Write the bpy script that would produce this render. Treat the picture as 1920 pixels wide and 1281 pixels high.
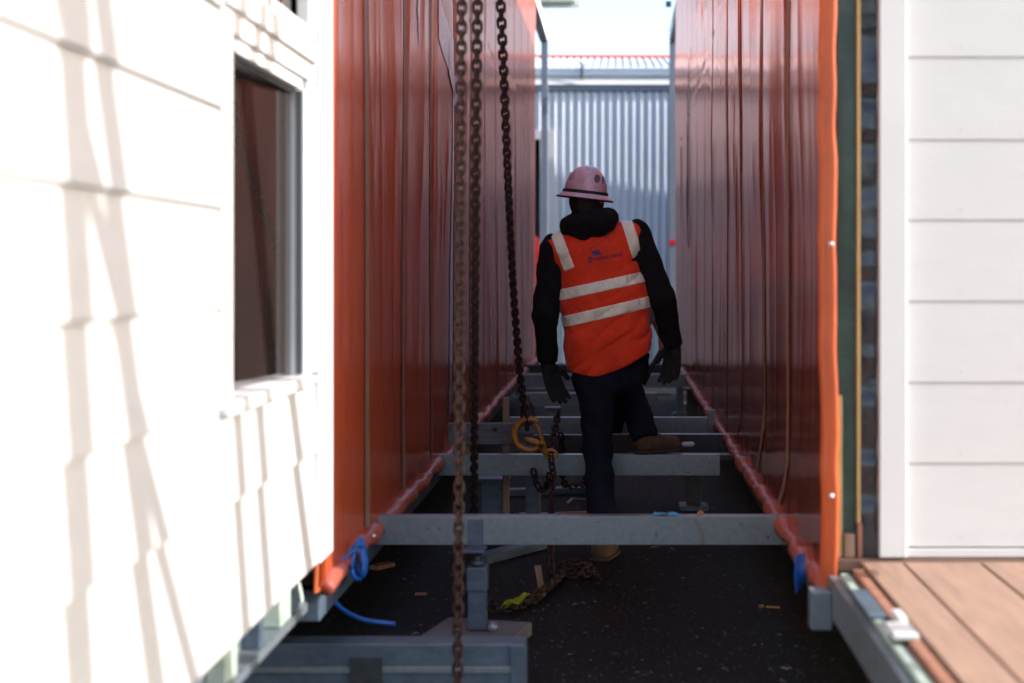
import bpy, bmesh, math, random
import numpy as np
from mathutils import Vector, Matrix
from mathutils.bvhtree import BVHTree

random.seed(7)
R = math.radians
for o in list(bpy.data.objects):
    bpy.data.objects.remove(o)
S = bpy.context.scene
COL = S.collection

# ------------------------------------------------------------------ camera, light, exposure
FPX = 2667.0                     # focal length in photo pixels (50 mm on a 36 mm sensor)
CAMH = 1.35
cam_d = bpy.data.cameras.new('camera')
cam = bpy.data.objects.new('camera', cam_d)
COL.objects.link(cam)
cam.location = (0, 0, CAMH)
cam.rotation_euler = (R(90), 0, 0)
cam_d.lens = 50
cam_d.sensor_width = 36
cam_d.shift_x = -198 / 1920
cam_d.shift_y = -131.5 / 1920
cam_d.clip_start = 0.05
cam_d.clip_end = 500
cam_d.dof.use_dof = True
cam_d.dof.focus_distance = 6.95
cam_d.dof.aperture_fstop = 1.7
S.camera = cam

SUN_EL, SUN_AZ = 29.0, 8.0       # azimuth: degrees from +X towards the camera side
w = bpy.data.worlds.new('World')
S.world = w
w.use_nodes = True
nt = w.node_tree
sky = nt.nodes.new('ShaderNodeTexSky')
sky.sky_type = 'NISHITA'
sky.sun_disc = False
sky.sun_elevation = R(SUN_EL)
sky.sun_rotation = R(90 + SUN_AZ)
sky.air_density = 0.85
sky.dust_density = 2.2
sky.ozone_density = 0.3
nt.links.new(sky.outputs[0], nt.nodes['Background'].inputs[0])
nt.nodes['Background'].inputs[1].default_value = 0.15

sd = bpy.data.lights.new('sun', 'SUN')
sun = bpy.data.objects.new('sun', sd)
COL.objects.link(sun)
sd.energy = 3.0
sd.angle = R(0.5)
sd.color = (1.0, 0.96, 0.92)
sdir = Vector((math.cos(R(SUN_AZ)) * math.cos(R(SUN_EL)), -math.sin(R(SUN_AZ)) * math.cos(R(SUN_EL)), math.sin(R(SUN_EL))))
sun.rotation_euler = (-sdir).to_track_quat('-Z', 'Y').to_euler()
sun.location = (10, -2, 12)

S.view_settings.view_transform = 'Standard'
S.view_settings.look = 'None'
S.view_settings.gamma = 1
S.view_settings.use_curve_mapping = False
S.view_settings.exposure = 1.6

def P(x, y, pxm, dy=0.0):
    """world point seen at photo pixel x, y where one metre spans pxm pixels"""
    return Vector(((x - 1158) / pxm, FPX / pxm + dy, CAMH - (y - 509) / pxm))

# ------------------------------------------------------------------ materials
MATS = {}
def mat(name, col, rough=0.6, metal=0.0, var=0.0, scale=8.0, bump=0.0, bscale=60.0, col2=None, stretch=(1, 1, 1),
        coat=0.0, spec=0.5, detail=5.0, transl=0.0, transcol=None, lo=0.35, hi=0.65, sheen=0.0, rvar=0.0, ior=None):
    if name in MATS:
        return MATS[name]
    m = bpy.data.materials.new(name)
    m.use_nodes = True
    t = m.node_tree
    n = t.nodes
    b = n['Principled BSDF']
    b.inputs['Roughness'].default_value = rough
    b.inputs['Metallic'].default_value = metal
    b.inputs['Specular IOR Level'].default_value = spec
    b.inputs['Coat Weight'].default_value = coat
    b.inputs['Coat Roughness'].default_value = 0.12
    if ior: b.inputs['IOR'].default_value = ior
    if sheen:
        b.inputs['Sheen Weight'].default_value = sheen
    b.inputs['Base Color'].default_value = (*col, 1)
    tc = n.new('ShaderNodeTexCoord')
    mp = n.new('ShaderNodeMapping')
    mp.inputs['Scale'].default_value = stretch
    t.links.new(tc.outputs['Object'], mp.inputs[0])
    if var or col2:
        if col2 is None:
            col2 = tuple(c * (1 - var) for c in col)
        ns = n.new('ShaderNodeTexNoise')
        ns.inputs['Scale'].default_value = scale
        ns.inputs['Detail'].default_value = detail
        ns.inputs['Roughness'].default_value = 0.65
        t.links.new(mp.outputs[0], ns.inputs['Vector'])
        mr = n.new('ShaderNodeMapRange')
        mr.inputs['From Min'].default_value = lo
        mr.inputs['From Max'].default_value = hi
        t.links.new(ns.outputs[0], mr.inputs[0])
        mx = n.new('ShaderNodeMix')
        mx.data_type = 'RGBA'
        mx.inputs[6].default_value = (*col, 1)
        mx.inputs[7].default_value = (*col2, 1)
        t.links.new(mr.outputs[0], mx.inputs[0])
        t.links.new(mx.outputs[2], b.inputs['Base Color'])
        if rvar:
            m2 = n.new('ShaderNodeMapRange')
            m2.inputs['From Min'].default_value = lo
            m2.inputs['From Max'].default_value = hi
            m2.inputs['To Min'].default_value = max(0.02, rough - rvar)
            m2.inputs['To Max'].default_value = rough + rvar
            t.links.new(ns.outputs[0], m2.inputs[0])
            t.links.new(m2.outputs[0], b.inputs['Roughness'])
    if bump:
        nb = n.new('ShaderNodeTexNoise')
        nb.inputs['Scale'].default_value = bscale
        nb.inputs['Detail'].default_value = 4
        t.links.new(mp.outputs[0], nb.inputs['Vector'])
        bp = n.new('ShaderNodeBump')
        bp.inputs['Strength'].default_value = bump
        bp.inputs['Distance'].default_value = 0.01
        t.links.new(nb.outputs[0], bp.inputs['Height'])
        t.links.new(bp.outputs[0], b.inputs['Normal'])
    if transl:
        tr = n.new('ShaderNodeBsdfTranslucent')
        tr.inputs[0].default_value = (*(transcol or col), 1)
        ms = n.new('ShaderNodeMixShader')
        ms.inputs[0].default_value = transl
        out = n['Material Output']
        t.links.new(b.outputs[0], ms.inputs[1])
        t.links.new(tr.outputs[0], ms.inputs[2])
        t.links.new(ms.outputs[0], out.inputs[0])
    MATS[name] = m
    return m

M_white = mat('white_paint', (0.56, 0.56, 0.56), 0.45, var=0.05, scale=3, bump=0.05, bscale=120)
M_whiteboard = mat('white_board_paint', (0.52, 0.522, 0.52), 0.5, var=0.04, scale=5, stretch=(1, 0.3, 3), bump=0.08, bscale=90)
M_board_l = mat('shade_toned_board_paint', (0.43, 0.432, 0.435), 0.5, var=0.05, scale=5, stretch=(1, 0.3, 3), bump=0.08, bscale=90)  # same white paint, shade put into the colour so its shadows read grey
M_wrap = mat('red_shrink_wrap', (0.50, 0.092, 0.036), 0.5, var=0.22, scale=0.9, stretch=(1, 1.5, 0.6), detail=3.0, bump=0.05, bscale=55,
             transl=0.10, transcol=(0.95, 0.22, 0.03), spec=0.6, rvar=0.05)
def tint_gloss(m, tint, ior, rough, k):
    # coloured film: what it mirrors is tinted by the pigment
    t = m.node_tree; n = t.nodes; b = n['Principled BSDF']
    b.inputs['Specular IOR Level'].default_value = 0.0
    gl = n.new('ShaderNodeBsdfGlossy'); gl.inputs['Color'].default_value = (*tint, 1); gl.inputs['Roughness'].default_value = rough
    fr = n.new('ShaderNodeFresnel'); fr.inputs['IOR'].default_value = ior
    mu = n.new('ShaderNodeMath'); mu.operation = 'MULTIPLY'; mu.inputs[1].default_value = k
    mx = n.new('ShaderNodeMixShader')
    t.links.new(fr.outputs[0], mu.inputs[0]); t.links.new(mu.outputs[0], mx.inputs[0])
    bl = [l for l in t.links if l.from_node == b and l.from_socket == b.outputs[0]][0]
    dst = bl.to_socket; t.links.remove(bl)
    t.links.new(b.outputs[0], mx.inputs[1]); t.links.new(gl.outputs[0], mx.inputs[2]); t.links.new(mx.outputs[0], dst)
    nl = [l for l in t.links if l.to_socket == b.inputs['Normal']]
    if nl: t.links.new(nl[0].from_socket, gl.inputs['Normal'])
tint_gloss(M_wrap, (1.0, 0.66, 0.58), 1.5, 0.17, 0.85)
M_wrap_edge = mat('orange_wrap_edge', (0.50, 0.12, 0.04), 0.35, var=0.25, scale=5, transl=0.32, transcol=(1.0, 0.28, 0.04), bump=0.1, bscale=30)
M_roll = mat('rolled_wrap', (0.36, 0.085, 0.055), 0.45, var=0.3, scale=9, bump=0.6, bscale=28, stretch=(1, .4, 1), spec=0.6)
M_tape = mat('tan_seam_tape', (0.30, 0.19, 0.12), 0.4, var=0.2, scale=10)
M_darktape = mat('dark_seam_tape', (0.26, 0.075, 0.05), 0.4, var=0.2, scale=10)
M_lilac = mat('pale_clear_tape', (0.42, 0.30, 0.38), 0.18, var=0.2, scale=12, stretch=(1, 2, .5), bump=0.3, bscale=20, spec=0.8)
M_silver = mat('silver_tape', (0.85, 0.86, 0.88), 0.35, metal=0.35, var=0.3, scale=22, bump=0.5, bscale=30)
M_tear = mat('torn_gap', (0.015, 0.012, 0.012), 0.5, var=0.4, scale=8)
M_galv = mat('galvanised_steel', (0.24, 0.28, 0.315), 0.38, metal=0.5, var=0.3, scale=40, lo=0.3, hi=0.75, bump=0.06, bscale=80, rvar=0.08)
M_galvdk = mat('weathered_galvanised_steel', (0.10, 0.14, 0.19), 0.5, metal=0.4, var=0.35, scale=12, bump=0.1, bscale=60, stretch=(1, 1, 2))
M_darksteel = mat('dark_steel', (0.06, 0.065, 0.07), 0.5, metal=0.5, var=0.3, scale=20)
M_post = mat('grey_painted_steel', (0.17, 0.21, 0.27), 0.45, metal=0.1, var=0.1, scale=6)
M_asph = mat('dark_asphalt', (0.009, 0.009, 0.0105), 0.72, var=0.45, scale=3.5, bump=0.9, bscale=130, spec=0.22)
M_conc = mat('concrete', (0.15, 0.15, 0.16), 0.85, var=0.35, scale=9, bump=0.3, bscale=80)
M_chain = mat('rusty_chain_steel', (0.055, 0.028, 0.022), 0.7, metal=0.0, spec=0.25, col2=(0.018, 0.012, 0.012), scale=35, bump=0.3, bscale=150)
M_rust = mat('brown_rust_chain', (0.070, 0.032, 0.023), 0.7, spec=0.3, col2=(0.016, 0.010, 0.009), scale=35, bump=0.3, bscale=150)
M_yel = mat('worn_yellow_paint', (0.32, 0.13, 0.008), 0.42, col2=(0.20, 0.07, 0.02), scale=45, lo=0.5, hi=0.66)
M_bolt = mat('zinc_bolt', (0.6, 0.6, 0.62), 0.35, metal=0.5, var=0.1, scale=30)
M_wood = mat('pale_pine', (0.28, 0.18, 0.12), 0.7, var=0.3, scale=7, stretch=(8, 8, 1), bump=0.1, bscale=50)
M_woodred = mat('reddish_timber', (0.30, 0.13, 0.08), 0.7, var=0.3, scale=7, stretch=(8, 8, 1))
M_woodgrey = mat('weathered_grey_timber', (0.13, 0.13, 0.14), 0.75, var=0.5, scale=6, stretch=(1, 8, 8), bump=0.15, bscale=60)
M_deck = mat('pinkish_deck_timber', (0.30, 0.185, 0.13), 0.6, var=0.28, scale=5, stretch=(7, 0.7, 7), bump=0.12, bscale=40)
M_deckdk = mat('brown_end_timber', (0.16, 0.085, 0.055), 0.7, var=0.3, scale=5)
M_green = mat('dark_green_membrane', (0.030, 0.085, 0.055), 0.4, col2=(0.015, 0.035, 0.025), scale=4, bump=0.4, bscale=14, spec=0.6)
M_greenpale = mat('pale_green_fitting', (0.36, 0.44, 0.38), 0.5, var=0.3, scale=12)
M_foil = mat('black_foil', (0.022, 0.026, 0.035), 0.27, var=0.3, scale=8, bump=0.5, bscale=12, spec=0.7)
M_stud = mat('yellow_pine', (0.55, 0.38, 0.15), 0.65, var=0.25, scale=7, stretch=(8, 8, 1))
M_glass = mat('window_glass', (0.022, 0.016, 0.015), 0.015, spec=0.5, ior=2.9, var=0.1, scale=2)
M_gasket = mat('dark_gasket', (0.05, 0.06, 0.07), 0.5, var=0.1)
M_alu = mat('white_window_frame', (0.72, 0.74, 0.76), 0.4, var=0.04)
M_corr = mat('pale_blue_grey_steel_sheet', (0.58, 0.62, 0.68), 0.42, metal=0.1, var=0.08, scale=3, stretch=(1, 1, .3))
M_roof = mat('pale_roof_sheet', (0.50, 0.52, 0.56), 0.45, var=0.08, scale=3)
M_orange = mat('orange_plastic', (0.75, 0.12, 0.03), 0.5, var=0.1)
M_dark = mat('dark_interior', (0.02, 0.018, 0.017), 0.8, var=0.2)
M_blue = mat('blue_plastic', (0.01, 0.10, 0.42), 0.35, var=0.2, scale=10)
M_ltblue = mat('light_blue_plastic', (0.03, 0.35, 0.62), 0.4, var=0.15, scale=10)
M_lime = mat('lime_fabric', (0.30, 0.36, 0.01), 0.7, var=0.3, scale=20)
M_leaf = mat('dry_leaf', (0.38, 0.20, 0.08), 0.7, var=0.3, scale=20)
M_flake = mat('pale_debris', (0.16, 0.145, 0.13), 0.7, var=0.5, scale=3)
M_redt = mat('red_tape', (0.55, 0.01, 0.02), 0.4, var=0.1)
M_cream = mat('cream_block', (0.62, 0.56, 0.42), 0.8, var=0.15)
M_vest = mat('orange_vest_cloth', (0.74, 0.036, 0.002), 0.8, var=0.15, scale=14, bump=0.35, bscale=260, sheen=0.1)
M_refl = mat('reflective_tape', (0.76, 0.79, 0.66), 0.42, var=0.14, scale=14, bump=0.12, bscale=60)
M_black = mat('black_cotton', (0.0075, 0.0075, 0.009), 0.95, var=0.3, scale=12, bump=0.4, bscale=220, spec=0.2)
M_navy = mat('navy_work_trousers', (0.011, 0.014, 0.027), 0.9, var=0.35, scale=9, bump=0.4, bscale=240, spec=0.2)
M_glove = mat('black_glove', (0.014, 0.013, 0.014), 0.8, var=0.3, scale=30, bump=0.3, bscale=150, spec=0.3)
M_boot = mat('brown_suede_boot', (0.11, 0.062, 0.035), 0.85, var=0.4, scale=25, bump=0.3, bscale=120)
M_sole = mat('boot_sole', (0.05, 0.035, 0.025), 0.8, var=0.3, scale=20)
M_skin = mat('skin', (0.42, 0.22, 0.15), 0.5, var=0.12, scale=14)
M_hair = mat('dark_hair', (0.012, 0.009, 0.008), 0.7, var=0.4, scale=60, stretch=(1, 1, .2), bump=0.5, bscale=120)
M_hat = mat('dusty_pink_plastic', (0.58, 0.42, 0.52), 0.3, col2=(0.47, 0.30, 0.36), scale=22, lo=0.42, hi=0.72, spec=0.5, coat=0.25)
M_hatblack = mat('black_band', (0.008, 0.008, 0.01), 0.8, var=0.2)
M_print = mat('navy_print', (0.045, 0.02, 0.10), 0.7, var=0.15, scale=40)
M_print2 = mat('blue_print', (0.02, 0.035, 0.22), 0.7, var=0.15, scale=40)
M_stick = mat('dark_sticker', (0.04, 0.04, 0.045), 0.5, col2=(0.2, 0.19, 0.18), scale=260, lo=.55, hi=.65)
M_stickp = mat('purple_sticker', (0.06, 0.02, 0.14), 0.5, col2=(0.25, 0.15, 0.3), scale=120, lo=.55, hi=.62)
M_faint = mat('faded_ink', (0.30, 0.14, 0.19), 0.5, col2=(0.12, 0.06, 0.08), scale=120)
M_red = mat('red_cloth', (0.55, 0.02, 0.03), 0.8, var=0.2)
M_sling = mat('grey_webbing', (0.2, 0.2, 0.2), 0.8, var=0.2)

# ------------------------------------------------------------------ object helpers
def link(name, me, m, parent=None, smooth=False):
    if isinstance(m, bpy.types.Material) and not me.materials:
        me.materials.append(m)
    if smooth:
        for p in me.polygons: p.use_smooth = True
    o = bpy.data.objects.new(name, me)
    COL.objects.link(o)
    if parent is not None:
        o.parent = parent
        o.matrix_parent_inverse = Matrix.Identity(4)
    return o

def off(parent):
    return Vector(parent.location) if parent is not None else Vector((0, 0, 0))

def thing(name, label, cat, loc=(0, 0, 0), group=None):
    o = bpy.data.objects.new(name, None)
    COL.objects.link(o)
    o.empty_display_size = 0.1
    o.location = loc
    tag(o, label, cat, group)
    return o

def tag(o, label=None, cat=None, group=None, kind=None):
    if label: o['label'] = label
    if cat: o['category'] = cat
    if group: o['group'] = group
    if kind: o['kind'] = kind
    return o

def bm_obj(name, bm, m, parent=None, smooth=False):
    """vertices given in world space; shifted into the parent's frame"""
    d = off(parent)
    if d.length: bmesh.ops.translate(bm, vec=-d, verts=bm.verts)
    me = bpy.data.meshes.new(name)
    bm.to_mesh(me); bm.free()
    return link(name, me, m, parent, smooth)

def py_obj(name, verts, faces, m, parent=None, smooth=False, own_origin=False):
    v = np.asarray(verts, float)
    d = np.array(off(parent))
    loc = None
    if own_origin:
        loc = Vector(v.mean(axis=0)); v = v - np.array(loc)
        o = None
    else:
        v = v - d
    me = bpy.data.meshes.new(name)
    me.from_pydata(v.tolist(), [], [tuple(int(i) for i in f) for f in faces])
    me.update()
    o = link(name, me, m, parent, smooth)
    if own_origin: o.location = loc - Vector(d)
    return o

def box_bm(bm, x0, x1, y0, y1, z0, z1, bevel=0.0, rot=None, jit=0.0):
    c = Vector(((x0 + x1) / 2, (y0 + y1) / 2, (z0 + z1) / 2))
    r = bmesh.ops.create_cube(bm, size=1.0)
    vs = r['verts']
    for v in vs:
        v.co = Vector((v.co.x * abs(x1 - x0), v.co.y * abs(y1 - y0), v.co.z * abs(z1 - z0)))
        if jit: v.co += Vector([random.uniform(-jit, jit) for _ in range(3)])
        if rot: v.co = rot @ v.co
        v.co += c
    if bevel:
        es = {e for v in vs for e in v.link_edges}
        bmesh.ops.bevel(bm, geom=list(es), offset=bevel, segments=2, profile=0.5, affect='EDGES')
    return vs

def box(name, x0, x1, y0, y1, z0, z1, m, parent=None, bevel=0.003, rot=None, jit=0.0):
    bm = bmesh.new()
    box_bm(bm, x0, x1, y0, y1, z0, z1, bevel, rot, jit)
    return bm_obj(name, bm, m, parent)

def prism(name, prof, axis, a0, a1, m, parent=None):
    """extrude a closed 2-D profile along an axis. axis 'y': prof is (x, z); axis 'x': prof is (y, z)"""
    bm = bmesh.new()
    def mk(p, a): return (p[0], a, p[1]) if axis == 'y' else ((a, p[0], p[1]) if axis == 'x' else (p[0], p[1], a))
    A = [bm.verts.new(mk(p, a0)) for p in prof]
    B = [bm.verts.new(mk(p, a1)) for p in prof]
    n = len(prof)
    for i in range(n):
        bm.faces.new((A[i], A[(i + 1) % n], B[(i + 1) % n], B[i]))
    bm.faces.new(A[::-1]); bm.faces.new(B)
    bmesh.ops.recalc_face_normals(bm, faces=bm.faces)
    return bm_obj(name, bm, m, parent)

def tube_data(path, rad, seg=10, closed=False, flat=1.0, up=None):
    path = [Vector(p) for p in path]
    n = len(path)
    if not hasattr(rad, '__len__'): rad = [rad] * n
    T = []
    for i in range(n):
        a = path[(i - 1) % n] if (closed or i > 0) else path[i]
        b = path[(i + 1) % n] if (closed or i < n - 1) else path[i]
        T.append((b - a).normalized())
    nrm = Vector(up) if up else (Vector((0, 0, 1)) if abs(T[0].z) < 0.9 else Vector((0, 1, 0)))
    V, F = [], []
    for i in range(n):
        nrm = (nrm - T[i] * nrm.dot(T[i])).normalized()
        bn = T[i].cross(nrm)
        for k in range(seg):
            a = 2 * math.pi * k / seg
            V.append(path[i] + (nrm * math.cos(a) * flat + bn * math.sin(a)) * rad[i])
    m = n if closed else n - 1
    for i in range(m):
        j = (i + 1) % n
        for k in range(seg):
            l = (k + 1) % seg
            F.append((i * seg + k, i * seg + l, j * seg + l, j * seg + k))
    if not closed:
        F.append(tuple(range(seg))[::-1]); F.append(tuple((n - 1) * seg + k for k in range(seg)))
    return V, F

def tube(name, path, rad, m, parent=None, seg=10, closed=False, flat=1.0, up=None):
    V, F = tube_data(path, rad, seg, closed, flat, up)
    return py_obj(name, [tuple(v) for v in V], F, m, parent, True)

def smooth_path(pts, n=40):
    """Catmull-Rom through the points"""
    pts = [Vector(p) for p in pts]
    P0 = [pts[0] * 2 - pts[1]] + pts + [pts[-1] * 2 - pts[-2]]
    out = []
    seg = len(pts) - 1
    for i in range(n + 1):
        t = i / n * seg
        k = min(int(t), seg - 1); u = t - k
        a, b, c, d = P0[k:k + 4]
        out.append(0.5 * ((2 * b) + (c - a) * u + (2 * a - 5 * b + 4 * c - d) * u * u + (3 * b - a - 3 * c + d) * u ** 3))
    return out

# ------------------------------------------------------------------ numpy noise and surface nets
rng = np.random.default_rng(11)
LAT = rng.random((64, 64, 64))
def noise3(x, y, z):
    x, y, z = np.broadcast_arrays(np.asarray(x, float), np.asarray(y, float), np.asarray(z, float))
    xi, yi, zi = np.floor(x).astype(int), np.floor(y).astype(int), np.floor(z).astype(int)
    fx, fy, fz = x - xi, y - yi, z - zi
    fx, fy, fz = fx * fx * (3 - 2 * fx), fy * fy * (3 - 2 * fy), fz * fz * (3 - 2 * fz)
    def L(a, b, c): return LAT[(xi + a) & 63, (yi + b) & 63, (zi + c) & 63]
    c00 = L(0, 0, 0) * (1 - fx) + L(1, 0, 0) * fx
    c10 = L(0, 1, 0) * (1 - fx) + L(1, 1, 0) * fx
    c01 = L(0, 0, 1) * (1 - fx) + L(1, 0, 1) * fx
    c11 = L(0, 1, 1) * (1 - fx) + L(1, 1, 1) * fx
    return (c00 * (1 - fy) + c10 * fy) * (1 - fz) + (c01 * (1 - fy) + c11 * fy) * fz

def surface_nets(F, org, h):
    nx, ny, nz = F.shape
    ins = F < 0
    c = np.zeros((nx - 1, ny - 1, nz - 1), int)
    corners = [(i, j, k) for i in (0, 1) for j in (0, 1) for k in (0, 1)]
    for i, j, k in corners:
        c += ins[i:nx - 1 + i, j:ny - 1 + j, k:nz - 1 + k]
    cells = np.argwhere((c > 0) & (c < 8))
    idx = -np.ones(c.shape, int)
    idx[cells[:, 0], cells[:, 1], cells[:, 2]] = np.arange(len(cells))
    acc = np.zeros((len(cells), 3)); cnt = np.zeros(len(cells))
    for a in corners:
        for ax in range(3):
            if a[ax]: continue
            b = list(a); b[ax] = 1
            fa = F[cells[:, 0] + a[0], cells[:, 1] + a[1], cells[:, 2] + a[2]]
            fb = F[cells[:, 0] + b[0], cells[:, 1] + b[1], cells[:, 2] + b[2]]
            m = (fa < 0) != (fb < 0)
            t = np.where(m, fa / np.where(m, fa - fb, 1), 0)
            p = np.tile(np.array(a, float), (len(cells), 1)); p[:, ax] += t
            acc[m] += p[m]; cnt[m] += 1
    V = (cells + acc / cnt[:, None]) * h + org
    faces = []
    for ax in range(3):
        o1, o2 = [(1, 2), (2, 0), (0, 1)][ax]
        sl0 = [slice(1, s - 1) for s in F.shape]; sl1 = list(sl0)
        sl0[ax] = slice(0, F.shape[ax] - 1); sl1[ax] = slice(1, F.shape[ax])
        A, B = ins[tuple(sl0)], ins[tuple(sl1)]
        e = np.argwhere(A != B)
        off0 = np.array([1, 1, 1]); off0[ax] = 0
        g = e + off0
        dirn = A[e[:, 0], e[:, 1], e[:, 2]]
        q = []
        for s1, s2 in ((0, 0), (-1, 0), (-1, -1), (0, -1)):
            gg = g.copy(); gg[:, o1] += s1; gg[:, o2] += s2
            q.append(idx[gg[:, 0], gg[:, 1], gg[:, 2]])
        q = np.stack(q, 1)
        q[~dirn] = q[~dirn][:, ::-1]
        faces.append(q)
    return V, np.concatenate(faces)

def rcone(p, a, b, ra, rb, sy=1.0):
    """round cone distance; sy flattens it front to back"""
    a = np.array(a, float); b = np.array(b, float)
    q = p
    if sy != 1.0:
        y0 = a[1]
        q = (p[0], (p[1] - y0) / sy, p[2])
        a = a.copy(); b = b.copy(); b[1] = (b[1] - y0) / sy; a[1] = 0.0
    ba = b - a
    L2 = float(ba @ ba) + 1e-12
    dx, dy, dz = q[0] - a[0], q[1] - a[1], q[2] - a[2]
    t = np.clip((dx * ba[0] + dy * ba[1] + dz * ba[2]) / L2, 0, 1)
    d = np.sqrt((dx - t * ba[0]) ** 2 + (dy - t * ba[1]) ** 2 + (dz - t * ba[2]) ** 2) - (ra + (rb - ra) * t)
    return d * (min(sy, 1.0) ** 0.5 if sy != 1 else 1.0)

def ell(p, c, r):
    k0 = np.sqrt(((p[0] - c[0]) / r[0]) ** 2 + ((p[1] - c[1]) / r[1]) ** 2 + ((p[2] - c[2]) / r[2]) ** 2)
    return (k0 - 1) * min(r)

def smin(a, b, k):
    h = np.clip(0.5 + 0.5 * (b - a) / k, 0, 1)
    return b * (1 - h) + a * h - k * h * (1 - h)

def sdf_obj(name, fn, lo, hi, h, m, parent, relax=1):
    lo = np.array(lo, float); hi = np.array(hi, float)
    n = np.ceil((hi - lo) / h).astype(int) + 1
    X = lo[0] + h * np.arange(n[0]); Y = lo[1] + h * np.arange(n[1]); Z = lo[2] + h * np.arange(n[2])
    G = np.meshgrid(X, Y, Z, indexing='ij')
    F = fn(G)
    F = np.pad(F[1:-1, 1:-1, 1:-1], 1, constant_values=1.0)
    V, Q = surface_nets(F, lo, h)
    for _ in range(relax):
        e = np.concatenate([Q[:, [0, 1]], Q[:, [1, 2]], Q[:, [2, 3]], Q[:, [3, 0]]])
        acc = np.zeros_like(V); cnt = np.zeros(len(V))
        np.add.at(acc, e[:, 0], V[e[:, 1]]); np.add.at(acc, e[:, 1], V[e[:, 0]])
        np.add.at(cnt, e[:, 0], 1); np.add.at(cnt, e[:, 1], 1)
        V = V * 0.5 + 0.5 * acc / np.maximum(cnt, 1)[:, None]
    return py_obj(name, V, Q, m, parent, True)

# ------------------------------------------------------------------ GROUND
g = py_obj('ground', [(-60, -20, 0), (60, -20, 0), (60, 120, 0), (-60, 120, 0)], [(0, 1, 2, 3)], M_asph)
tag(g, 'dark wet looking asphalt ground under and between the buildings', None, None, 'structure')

# ------------------------------------------------------------------ BACK BUILDING (corrugated steel shed)
PB = 130.0
YB = FPX / PB
bb = thing('corrugated_building', 'pale blue grey corrugated steel building closing the far end of the gap', 'building', (0, YB, 0))
zt = CAMH + (509 - 168) / PB
pitch = 14.7 / PB
def corr_sheet(name, x0, n, y, z0, z1, amp, parent, mtl, slope=None, per=10):
    V, F = [], []
    k = n * per
    for i in range(k + 1):
        x = x0 + i * pitch / per
        a = amp * math.cos(2 * math.pi * (x / pitch))
        if slope is None:
            V += [(x, y - a, z0), (x, y - a, z1)]
        else:
            V += [(x, y, z0 + a), (x, y + slope[0], z0 + slope[1] + a)]
    for i in range(k):
        F.append((2 * i, 2 * i + 2, 2 * i + 3, 2 * i + 1))
    return py_obj(name, V, F, mtl, parent, True)
doorx0, doorx1 = -3.0, (1013 - 1158) / PB
doorz = CAMH + (509 - 262) / PB
for k in range(-4, 6):
    x0 = -0.9 + k * 8 * pitch
    corr_sheet('wall_sheet', x0, 8, YB - (0.003 if k % 2 else 0), 0.02 if x0 > -1.0 else doorz + 0.12, zt, 0.021, bb, M_corr)
box('door_jamb', doorx1, -0.905, YB - 0.05, YB + 0.05, 0, doorz, M_white, bb)
box('door_header', doorx0, -0.905, YB - 0.05, YB + 0.05, doorz, doorz + 0.13, M_white, bb)
box('door_opening', doorx0, doorx1, YB + 0.6, YB + 0.65, 0, doorz, M_dark, bb)
box('fascia', -6, 7, YB - 0.045, YB + 0.1, zt - 0.02, zt + 0.06, M_post, bb)
prism('gutter', [(YB - 0.075, zt + 0.062), (YB + 0.03, zt + 0.21), (YB + 0.04, zt + 0.21), (YB + 0.04, zt + 0.062)], 'x', -6, 7, M_white, bb)
box('eave_board', -6, 7, YB - 0.045, YB + 0.02, zt + 0.213, zt + 0.30, M_corr, bb)
box('back_wall', -6, 7, YB + 0.7, YB + 0.8, 0, zt, M_dark, bb)
for k in range(-4, 6):
    corr_sheet('roof_sheet', -0.9 + k * 8 * pitch, 8, YB - 0.07, zt + 0.315, 0, 0.015, bb, M_roof, slope=(3.5, 0.66))
tube('ridge_cap', [(-6, YB + 3.3, zt + 0.975), (7, YB + 3.3, zt + 0.975)], 0.03, M_orange, bb)
for xx in (1091,):
    box('roof_bracket', (xx - 1158) / PB - .02, (xx - 1158) / PB + .02, YB - 0.1, YB - 0.075, zt + 0.13, zt + 0.38, M_galvdk, bb)

# added unseen shed, shaped so its shadow covers the foot of the back wall
ns_ = thing('shade_shed', 'unseen grey shed added to shade the foot of the corrugated wall, hidden behind the right building', 'shed', (5, 19, 0))
prism('shed_body', [(1.9, 0), (6, 0), (6, 3.74), (1.9, 4.52)], 'y', 18.6, 20.05, M_post, ns_)
prism('shed_roof', [(1.8, 4.545), (6.1, 3.725), (6.1, 3.785), (1.8, 4.605)], 'y', 18.5, 20.06, M_corr, ns_)

# ------------------------------------------------------------------ WRAPPED BUILDINGS
XL, XR = -0.895, 0.63
YN, YF = 4.24, 15.15
ZBOT, ZTOP = 0.41, 4.5
lb = thing('modular_building', 'left building wrapped in red plastic, with a window in its white boards', 'building', (-2.5, 8, 0))
rb = thing('modular_building', 'right building wrapped in red plastic, with a glowing orange edge', 'building', (2.3, 8, 0))

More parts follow.
